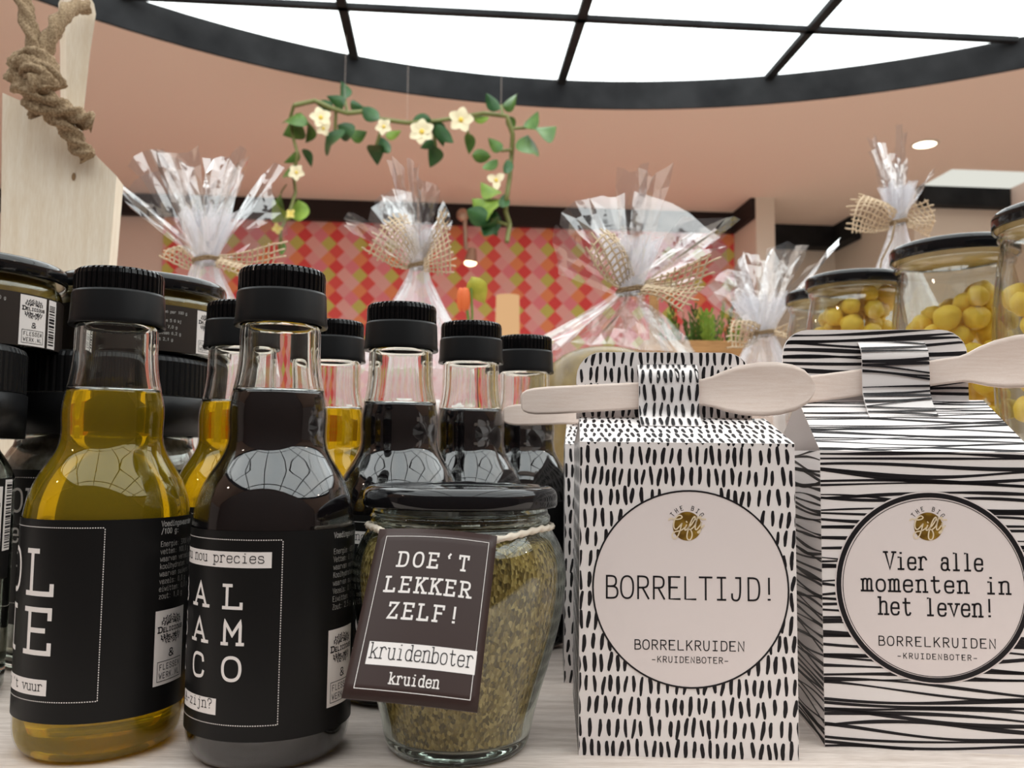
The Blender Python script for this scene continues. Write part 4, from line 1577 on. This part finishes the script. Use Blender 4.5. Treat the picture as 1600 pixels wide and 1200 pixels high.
# ------------------------------------------------------------------ cellophane gift bags
def cell_bag(tie, Y, neck, sheets, flaps, body_r, label, seed, content=None, core=0.05, body_top=None, twine_tail=None, body_dx=0.0):
    rnd = random.Random(seed)
    T = at(*tie, Y)
    root = thing('cellophane_bag', label, 'gift bag', (T.x, Y, 0), 0, 'cellophane gift bags with burlap bows')
    o0 = Vector((T.x, Y, 0))
    H = T.z
    tz = Vector((0, 0, H))
    # film above the tie
    m = MB()
    for sh in sheets:
        L, R, dy = sh[:3]
        ck = sh[3] if len(sh) > 3 else 1.0
        l, r = at(L[0], L[1], Y) - o0, at(R[0], R[1], Y) - o0
        l.y, r.y = dy * 0.045 + rnd.uniform(-.006, .006), dy * 0.045 + rnd.uniform(-.006, .006)
        a, b = 6, 5
        nrm = (l - tz).cross(r - tz)
        nrm = nrm.normalized() if nrm.length > 1e-9 else Vector((0, 1, 0))
        nrm = nrm if nrm.y < 0 else -nrm
        rows = []
        w0 = (l - r).length
        ph = rnd.uniform(0, 6)
        for i in range(a + 1):
            s = i / a
            row = []
            for j in range(b + 1):
                t = j / b
                base = tz + (r - l).normalized() * ((t - .5) * neck * 0.9) + Vector((0, dy * neck * .4, 0))
                e = l.lerp(r, t)
                e = tz + (e - tz) * (1 + 0.035 * math.sin(6 * t + ph))
                p = base.lerp(e, s ** 0.9)
                cr = (1 if j % 2 else -1) * 0.045 * ck * w0 * (0.35 + 0.65 * s) * math.sin(PI * min(1, s * 1.1) * .8)
                p = p + nrm * (cr + 0.16 * min(1, ck * 1.5) * w0 * s * math.sin(PI * t))
                if 0 < i:
                    p = p + Vector((rnd.uniform(-1, 1), rnd.uniform(-1, 1), rnd.uniform(-1, 1))) * 0.0013 * ck * (0.4 + s)
                row.append(p)
            rows.append(row)
        for i in range(a):
            for j in range(b):
                q = [rows[i][j], rows[i][j + 1], rows[i + 1][j + 1], rows[i + 1][j]]
                if (i + j) % 2:
                    m.face([q[0], q[1], q[2]])
                    m.face([q[0], q[2], q[3]])
                else:
                    m.face([q[0], q[1], q[3]])
                    m.face([q[1], q[2], q[3]])
    m.build('film_ruffle', M_FILM, root)
    # pleated core
    m = MB()
    N = 26
    for layer in range(2):
        rows = []
        prof = [(0.0, neck * .55, 0.05), (0.2, neck * .70, .14), (0.45, neck * 1.0, .22), (0.7, neck * 1.3, .26)]
        ph = [rnd.uniform(-1, 1) for _ in range(N)]
        for s, rr, amp in prof:
            row = []
            for i in range(N):
                th = 2 * PI * i / N
                q = rr * (0.75 + .25 * layer) * (1 + amp * (1 if i % 2 else -1) + .16 * ph[i] * s)
                row.append(Vector((q * math.cos(th), q * math.sin(th), H + s * core * (1 + .28 * ph[i] * s))))
            rows.append(row)
        for i in range(len(rows) - 1):
            for j in range(N):
                k = (j + 1) % N
                m.face([rows[i][j], rows[i][k], rows[i + 1][k]])
                m.face([rows[i][j], rows[i + 1][k], rows[i + 1][j]])
    m.build('gathered_film', M_CORE, root)
    # bag body below the tie
    m = MB()
    N = 34
    bt = body_top if body_top else H * .62
    prof = [(H, neck * .55), (H - (H - bt) * .15, neck * .8), (H - (H - bt) * .45, neck * .8 + (body_r - neck) * .30), (H - (H - bt) * .75, neck + (body_r - neck) * .62), (bt, body_r * .93), (bt * .6, body_r * 1.02), (bt * .25, body_r), (0.0008, body_r * .93)]
    rows = []
    ph = [rnd.uniform(-1, 1) for _ in range(N)]
    for k, (z, r) in enumerate(prof):
        amp = (0.22, .26, .20, .13, .07, .05, .04, .02)[k]
        rows.append([Vector(((r * (1 + amp * (1 if i % 2 else -1) * .6 + amp * ph[i] * .7)) * math.cos(2 * PI * i / N), (r * (1 + amp * (1 if i % 2 else -1) * .6 + amp * ph[i] * .7)) * math.sin(2 * PI * i / N), z + (rnd.uniform(-.003, .003) if 0 < k < 7 else 0))) for i in range(N)])
    for i in range(len(rows) - 1):
        for j in range(N):
            k = (j + 1) % N
            if (i + j) % 2:
                m.face([rows[i][j], rows[i + 1][j], rows[i + 1][k]])
                m.face([rows[i][j], rows[i + 1][k], rows[i][k]])
            else:
                m.face([rows[i][j], rows[i + 1][j], rows[i][k]])
                m.face([rows[i][k], rows[i + 1][j], rows[i + 1][k]])
    for v in m.v:
        v.x += body_dx * min(1.0, (H - v.z) / max(1e-6, H - bt))
    m.build('film_body', M_BODY if content == 'jar' else M_CORE, root)
    # burlap bow
    for (L, R, dy) in flaps:
        l, r = at(L[0], L[1], Y) - o0, at(R[0], R[1], Y) - o0
        l.y += dy - .004
        r.y += dy + .006
        c = tz + Vector((0, dy * .3 - neck * .4, 0))
        wid = (l - r).length
        ln = ((l + r) / 2 - c).length
        nrm = (l - c).cross(r - c).normalized()
        nu, nv = max(6, int(wid / 0.0046)), max(6, int(ln / 0.0046))

        def P(u, v):
            e = l.lerp(r, u)
            mid = l.lerp(r, .5)
            e = e + (mid - c) * 0.10 * math.sin(PI * u)
            p = (c + (r - l) * (u - .5) * .22).lerp(e, v)
            return p + nrm * (0.10 * wid * math.sin(2 * PI * u + .6) * math.sin(PI * min(1, v * .9)) + 0.006 * math.sin(3 * u + 4 * v))
        m = MB()
        for i in range(nu + 1):
            u = i / nu
            ve = 1.0 + rnd.uniform(0.0, .16)
            n2 = 10
            pts = [P(u + rnd.uniform(-.012, .012), 0.16 + (ve - .16) * k / n2) + nrm * (0.0004 * (1 if (k + i) % 2 else -1)) for k in range(n2 + 1)]
            m.tube(pts, 0.00075, 5, caps=False)
        for j in range(nv + 1):
            v = 0.2 + 0.76 * j / nv
            n2 = 10
            e0, e1 = -rnd.uniform(0, .09), 1 + rnd.uniform(0, .09)
            pts = [P(e0 + (e1 - e0) * k / n2, v + rnd.uniform(-.010, .010)) + nrm * (0.0004 * (-1 if (k + j) % 2 else 1)) for k in range(n2 + 1)]
            m.tube(pts, 0.00075, 5, caps=False)
        m.build('burlap_bow', M_BURLAP, root)
    # twine round the neck
    m = MB()
    pts = []
    for i in range(65):
        a = 4 * PI * i / 64
        pts.append(Vector((neck * .66 * math.cos(a), neck * .66 * math.sin(a), H - .0016 + .0032 * i / 64 + .0012 * math.cos(a))))
    m.tube(pts, 0.0011, 6, twist=(2, 0.9))
    if twine_tail:
        q = [at(px, py, Y) - o0 + Vector((0, -neck, 0)) for px, py in twine_tail]
        m.tube([Vector((-neck * .5, -neck * .5, H))] + q, 0.0010, 6)
    m.build('twine_tie', M_TWINE, root)
    if content == 'jar':
        m = MB()
        m.lathe(smooth_prof([(0, .002), (.046, .002), (.050, .006), (.052, bt * .70), (.047, bt * .88), (.034, bt * .99), (.016, bt * 1.04), (0, bt * 1.04)], 1), 40, c=(body_dx, 0))
        m.build('jar_inside', noisy('olive_brown_preserve', (0.14, 0.088, 0.018), (0.27, 0.18, 0.045), 60, 0.25), root, weld=1e-7)
    elif content == 'tin':
        m = MB()
        m.lathe(smooth_prof([(0, .002), (.03, .002), (.032, .006), (.032, bt * .75), (.028, bt * .85), (0, bt * .86)], 1), 40)
        m.build('jar_inside', noisy('pale_paper_wrap', (0.62, 0.58, 0.54), (0.74, 0.70, 0.66), 40, 0.6), root, weld=1e-7)
    return root


cell_bag((322, 408), 0.68, 0.015,
         [((205, 298), (292, 262), -.2, .4), ((180, 240), (238, 214), .6), ((212, 210), (275, 240), .9), ((282, 206), (352, 238), 1.2), ((352, 240), (385, 222), .3), ((390, 262), (432, 236), .8),
          ((350, 300), (410, 268), -.8), ((408, 268), (432, 352), .6, .3), ((272, 270), (345, 262), -1.1), ((215, 332), (205, 296), -.5)],
         [((402, 440), (420, 374), 0.016), ((245, 402), (268, 376), 0.02)], 0.062, 'leftmost cellophane gift bag, its film fanning out behind the olive oil bottle', 11, 'tin', 0.055)
cell_bag((655, 416), 0.72, 0.012,
         [((560, 320), (622, 277), .8), ((542, 362), (562, 346), -.6), ((618, 276), (640, 284), -1.1), ((645, 282), (662, 282), -.9), ((658, 286), (690, 308), -.5), ((690, 308), (704, 340), .5), ((575, 300), (640, 290), .3)],
         [((578, 398), (632, 330), -0.004), ((694, 342), (706, 428), -0.012)], 0.060, 'cellophane gift bag behind the balsamic bottles, below the garland', 23, 'tin', 0.045)
cell_bag((985, 455), 0.60, 0.014,
         [((874, 412), (870, 334), .7, .15), ((872, 332), (925, 292), .4), ((925, 290), (985, 276), .9), ((960, 280), (1005, 272), -.4), ((1004, 266), (1152, 346), .80, .12),
          ((1060, 350), (1150, 352), -.5), ((1100, 340), (1160, 408), .7), ((985, 300), (1030, 300), -1.0)],
         [((914, 402), (962, 362), -0.008), ((1062, 484), (1108, 404), -0.006)], 0.066, 'widest cellophane gift bag, standing behind the dashed box', 37, 'jar', 0.05, 0.152, None, -0.018)
cell_bag((1190, 522), 0.74, 0.017,
         [((1084, 462), (1146, 412), -.5), ((1140, 440), (1172, 386), .3), ((1168, 388), (1212, 394), .7), ((1212, 384), (1262, 388), .5), ((1250, 420), (1302, 370), -.4), ((1180, 400), (1240, 396), -.9), ((1120, 430), (1185, 410), .9)],
         [((1136, 548), (1146, 498), -0.008), ((1250, 540), (1250, 500), 0.006)], 0.050, 'cellophane gift bag between the two gift boxes, left of the sweet jars', 41, 'tin', 0.045)
cell_bag((1404, 348), 0.80, 0.011,
         [((1345, 228), (1360, 222), -.4), ((1370, 224), (1396, 212), .4), ((1392, 207), (1408, 214), -.3), ((1408, 250), (1434, 240), .6), ((1420, 300), (1440, 272), -.5), ((1384, 240), (1416, 236), .2)],
         [((1322, 364), (1352, 300), -0.004), ((1442, 316), (1460, 366), 0.0)], 0.050, 'highest cellophane gift bag at the right, behind the sweet jar lids', 53, 'tin', 0.05, None, [(1385, 380), (1370, 410), (1364, 440)])


# ------------------------------------------------------------------ garland below the ceiling rim
def garland():
    Y = 3.02
    SX = lambda p: (420 + p[0] / 3.3333, 120 + p[1] / 3.3333)
    rnd = random.Random(5)
    o0 = at(630, 190, Y)
    root = thing('flower_garland', 'green leaf garland with white blossoms hanging under the dark ceiling rim', 'garland', o0)
    greens = [noisy('leaf_dark', (0.020, 0.070, 0.022), (0.040, 0.110, 0.032), 25, 0.4), noisy('leaf_mid', (0.055, 0.125, 0.025), (0.09, 0.18, 0.035), 25, 0.4),
              noisy('leaf_bright', (0.16, 0.27, 0.035), (0.24, 0.36, 0.06), 25, 0.45)]
    M_VINE = mat('vine_stem', (0.16, 0.17, 0.05), 0.6)
    P = lambda p, dy=0: at(*SX(p), Y + dy) - o0
    stems = [[(130, 150), (240, 125), (330, 165), (410, 190), (500, 180), (580, 220), (720, 240), (880, 230), (1000, 210), (1120, 190), (1240, 205), (1270, 300), (1265, 400), (1255, 520), (1240, 620), (1232, 700), (1255, 770), (1240, 860)],
             [(130, 150), (110, 220), (130, 330), (150, 400), (130, 520), (140, 600), (110, 700), (60, 800), (65, 900)],
             [(410, 190), (395, 110)], [(1220, 205), (1210, 150)], [(1262, 270), (1340, 265)], [(1268, 380), (1210, 385)], [(1240, 770), (1160, 745)], [(350, 165), (345, 290)], [(850, 235), (870, 365)], [(600, 225), (560, 355)], [(1010, 215), (1040, 300)]]
    m = MB()
    for s in stems:
        pts = [P(p, 0.03 * math.sin(i * 1.7)) for i, p in enumerate(s)]
        d = []
        for a, b in zip(pts, pts[1:]):
            d += [a.lerp(b, k / 4) for k in range(4)]
        m.tube(d + [pts[-1]], 0.0085 if len(s) > 12 else 0.006, 6)
    m.build('vine', M_VINE, root)
    leaves = [((400, 115), (375, 22), .55, 0), ((335, 165), (238, 130), .55, 0), ((392, 150), (300, 100), .5, 0), ((425, 140), (500, 162), .5, 0), ((490, 155), (572, 224), .55, 0), ((165, 185), (80, 235), .75, 1), ((165, 235), (72, 305), .7, 1),
              ((205, 235), (190, 345), .6, 1), ((300, 295), (325, 358), 1.0, 0), ((358, 248), (432, 308), .5, 0), ((428, 320), (512, 285), .75, 1), ((575, 310), (628, 398), .5, 0), ((550, 355), (566, 462), .55, 0), ((610, 315), (690, 280), .5, 2),
              ((745, 232), (845, 222), .6, 0), ((870, 250), (962, 345), .55, 0), ((870, 235), (910, 365), .5, 0), ((870, 362), (838, 474), .65, 0), ((860, 335), (788, 372), .6, 0), ((1010, 185), (955, 178), .5, 0), ((1035, 292), (1042, 404), .6, 1),
              ((1065, 212), (1148, 214), .4, 2), ((1205, 172), (1132, 85), .7, 0), ((1215, 148), (1292, 88), .6, 1), ((1255, 205), (1266, 294), .6, 1), ((1340, 268), (1402, 178), .6, 1), ((1395, 280), (1498, 258), .75, 1), ((1350, 302), (1380, 402), .55, 1),
              ((1212, 385), (1142, 318), .6, 1), ((1158, 415), (1058, 408), .5, 1), ((1192, 430), (1112, 478), .5, 1), ((1240, 430), (1240, 505), .5, 0), ((1190, 612), (1104, 548), .6, 2), ((1172, 692), (1058, 635), .7, 2), ((1150, 745), (1030, 695), .8, 0),
              ((1185, 700), (1120, 832), .6, 0), ((1150, 760), (1190, 830), .6, 0), ((180, 375), (222, 472), .45, 0), ((160, 395), (78, 448), .4, 1), ((130, 455), (90, 520), .5, 1), ((60, 600), (28, 650), .9, 1), ((60, 680), (18, 760), .8, 2), ((150, 640), (160, 752), .6, 2), ((58, 850), (65, 932), .45, 1), ((1225, 610), (1222, 680), .5, 0)]
    for (a, b, w, g) in leaves:
        pa = P(a, rnd.uniform(-.05, .05))
        pb = P(b, rnd.uniform(-.09, .09))
        d = pb - pa
        L = d.length
        side = d.cross(Vector((0, 1, 0))).normalized()
        nrm = side.cross(d).normalized()
        tilt = rnd.uniform(-.5, .5)
        side = (side * math.cos(tilt) + nrm * math.sin(tilt)).normalized()
        nrm = side.cross(d).normalized()
        m = MB()
        rows = []
        n = 10
        for i in range(n + 1):
            t = i / n
            ww = L * w * .5 * (math.sin(PI * t ** .72) ** .85 if 0 < t < 1 else 0)
            c = pa + d * t + nrm * (0.10 * L * math.sin(PI * t))
            rows.append([c - side * ww + nrm * ww * .35, c - side * ww * .5 + nrm * ww * .10, c, c + side * ww * .5 + nrm * ww * .10, c + side * ww + nrm * ww * .35])
        m.grid(rows, 0, True)
        m.build('leaf', greens[g], root)
    M_PET = mat('cream_petal', (0.80, 0.72, 0.50), 0.6, 0.2)
    M_MID = mat('yellow_stamen', (0.75, 0.55, 0.08), 0.7)
    M_BUD = mat('yellow_bud', (0.72, 0.60, 0.16), 0.6)
    for (c, r, np_, mt) in (((270, 215), 58, 5, M_PET), ((285, 270), 40, 4, M_PET), ((600, 262), 46, 5, M_PET), ((798, 288), 68, 6, M_PET), ((1000, 226), 68, 5, M_PET), ((1185, 540), 50, 3, M_PET), ((145, 500), 44, 5, M_PET), ((115, 715), 28, 4, M_BUD), ((45, 790), 30, 4, M_BUD)):
        pc = P(c, -.06)
        R = r / 3.3333 / F_PX * Y
        ax = Vector((rnd.uniform(-.35, .35), -1, rnd.uniform(-.5, .1))).normalized()
        u = ax.cross(Vector((0, 0, 1))).normalized()
        v = ax.cross(u)
        m = MB()
        a0 = rnd.uniform(0, 6)
        for k in range(np_):
            a = a0 + 2 * PI * k / np_
            e = u * math.cos(a) + v * math.sin(a)
            s = ax.cross(e)
            rows = []
            for i in range(7):
                t = i / 6
                ww = R * .42 * math.sin(PI * (0.10 + .86 * t)) ** .8
                cc = pc + e * (R * t) + ax * (R * .35 * t * (1 - .6 * t))
                rows.append([cc - s * ww + ax * ww * .25, cc, cc + s * ww + ax * ww * .25])
            m.grid(rows, 0, True)
        fl = m.build('blossom' if mt is M_PET else 'bud', mt, root)
        m = MB()
        m.ball(pc + ax * R * .1, R * .2, 0, 10, 6)
        m.build('stamen', M_MID, fl)
    for p in ((395, 110), (720, 240), (1210, 150)):
        a = P(p)
        m = MB()
        m.tube([a, Vector((a.x, a.y, CEIL - o0.z + (PANEL_Z - CEIL if True else 0)))], 0.0006, 5)
        m.build('hanging_wire', mat('clear_wire', (0.50, 0.40, 0.34), 0.4), root)


garland()


# ------------------------------------------------------------------ things farther back
def wall_lamp():
    Y = 4.55
    o0 = at(735, 395, Y)
    root = thing('wall_spotlight', 'small lit spotlight on the harlequin wall behind the second gift bag', 'lamp', o0)
    P = lambda px, py, yy=Y: at(px, py, yy) - o0
    M_BR = mat('pale_bronze', (0.50, 0.36, 0.28), 0.35, 0.5, 0.6)
    m = MB()
    m.tube([P(726, 340), P(728, 388), P(735, 390)], 0.012, 8)
    m.ball(P(723, 336), 0.035, 0, 12, 8)
    m.tube([P(726, 352), P(726, 352, 4.83)], 0.010, 8)
    m.build('arm', M_BR, root)
    m = MB()
    m.tube([P(738, 388), P(735, 410)], [0.020, 0.036], 14, caps=False)
    m.build('lamp_head', M_BR, root)
    m = MB()
    m.ball(P(735, 411), 0.033, 0, 14, 8, (1, 1, .5))
    m.build('bulb', emit_mat('bulb_glow', (1.0, 0.78, 0.45), 6), root)


wall_lamp()


def glow_shade():
    o0 = Vector((at(793, 500, 3.4).x, 3.4, FLOOR))
    root = thing('shaded_lamp', 'cream lampshade glowing in front of the wallpaper', 'lamp', o0)
    zt = at(793, 462, 3.4).z - FLOOR
    m = MB()
    m.lathe([(0.050, zt - .24), (0.046, zt)], 28)
    m.build('lamp_shade', emit_mat('lit_shade', (1.0, 0.60, 0.30), 0.85), root)
    m = MB()
    m.lathe([(0, 0), (.12, 0), (.12, .02), (.012, .03), (.012, zt - .06), (0, zt - .06)], 20)
    m.build('stand', M_BEAM, root)


glow_shade()


def crate_and_fern():
    Y = 1.02
    o0 = Vector((at(1108, 540, Y).x, Y, 0))
    root = thing('wooden_crate', 'brown wooden crate behind the wide gift bag', 'crate', o0)
    P = lambda px, py: at(px, py, Y) - o0
    z1 = P(1100, 528).z
    z0 = 0.0
    hw = 0.075
    dp = 0.11
    for (a, b) in (((-hw, 0), (hw, .010)), ((-hw, dp), (hw, dp + .010)), ((-hw, 0.010), (-hw + .010, dp)), ((hw - .010, .010), (hw, dp))):
        for k in range(4):
            h = (z1 - z0) / 4
            m = MB()
            m.box((a[0], a[1], z0 + k * h + .003), (b[0], b[1], z0 + (k + 1) * h - .003))
            m.build('slat', M_CRATE, root)
    for sx in (-1, 1):
        for yy in (.010, dp - .010):
            m = MB()
            x = sx * (hw - .012)
            tall = 0.06 if sx < 0 and yy < .05 else 0
            m.box((x - .005, yy - .0001 + .0, 0), (x + .005, yy + .010, z1 + tall))
            m.build('corner_post', M_CRATE, root)
    fern = thing('green_fern', 'green feathery plant in the wooden crate', 'plant', o0 + Vector((.01, dp / 2, .012)))
    rnd = random.Random(8)
    mg = [noisy('fern_green', (0.14, 0.23, 0.025), (0.22, 0.33, 0.045), 60, 0.5), noisy('fern_dark', (0.04, 0.08, 0.015), (0.08, 0.13, 0.02), 60, 0.5)]
    m = MB()
    m.lathe([(0, 0), (.030, 0), (.036, .10), (0, .10)], 20)
    m.build('pot', mat('dark_pot', (.03, .025, .02), .6), fern)
    for k in range(34):
        a = rnd.uniform(0, 2 * PI)
        R = rnd.uniform(.02, .078)
        top = Vector((math.cos(a) * R, math.sin(a) * R * .7, z1 + rnd.uniform(.0, .04)))
        b = Vector((math.cos(a) * .012, math.sin(a) * .012, .1))
        m = MB()
        pts = [b, b.lerp(top, .5) + Vector((0, 0, .025)), top]
        pts = [Vector(p) for p in pts]
        d = [(pts[0] * (1 - t) ** 2 + pts[1] * 2 * t * (1 - t) + pts[2] * t * t) for t in [i / 14 for i in range(15)]]
        m.tube(d, 0.0008, 4)
        for i in range(3, 15):
            for sd in (-1, 1):
                dd = (d[i] - d[i - 1]).normalized()
                s = dd.cross(Vector((0, 0, 1)))
                s = s.normalized() if s.length > 1e-6 else Vector((1, 0, 0))
                L = .017 * (1 - i / 20)
                e = d[i] + s * sd * L + dd * L * .5 + Vector((0, 0, rnd.uniform(-.003, .006)))
                w = dd * .0042
                m.face([d[i] - w, (d[i] + e) / 2 - w, e, (d[i] + e) / 2 + w])
        m.build('frond', mg[k % 2], fern)


crate_and_fern()


def orange_flower():
    Y = 1.0
    base = at(735, 520, Y)
    root = thing('orange_flower', 'orange flower with a yellow-green leaf in a vase behind the balsamic bottles', 'flower', (base.x, Y, 0))
    o0 = Vector((base.x, Y, 0))
    P = lambda px, py, dy=0: at(px, py, Y + dy) - o0
    m = MB()
    m.lathe([(0, 0), (.025, 0), (.030, .03), (.022, .08), (.016, .13), (.018, .14), (.014, .14), (.012, .08), (0, .01)], 24)
    m.build('vase', M_PINE, root)
    m = MB()
    m.tube([Vector((0, 0, .02)), Vector((0, 0, .14)), P(732, 500), P(728, 470)], 0.0018, 6)
    m.tube([Vector((0, 0, .12)), P(738, 490), P(736, 450)], 0.0014, 6)
    m.build('stem', mat('green_stem', (.12, .2, .03), .6), root)
    m = MB()
    a, b = P(736, 432), P(757, 474, .01)
    d = b - a
    s = d.cross(Vector((0, 1, 0))).normalized()
    rows = []
    for i in range(9):
        t = i / 8
        w = d.length * .36 * math.sin(PI * t ** .8) if 0 < t < 1 else 0
        c = a + d * t + Vector((0, -.004 * math.sin(PI * t), 0))
        rows.append([c - s * w + Vector((0, .004, 0)), c, c + s * w + Vector((0, .004, 0))])
    m.grid(rows, 0, True)
    m.build('leaf', noisy('yellow_green_leaf', (.30, .30, .03), (.42, .38, .05), 80, .5), root)
    m = MB()
    for k in range(5):
        a = 2 * PI * k / 5
        c = P(724, 468)
        m.ball(c + Vector((math.cos(a) * .004, math.sin(a) * .004, 0)), .010, 0, 10, 8, (.45, .45, 1.4))
    m.build('blossom', mat('orange_petal', (.65, .13, .03), .6), root)


orange_flower()
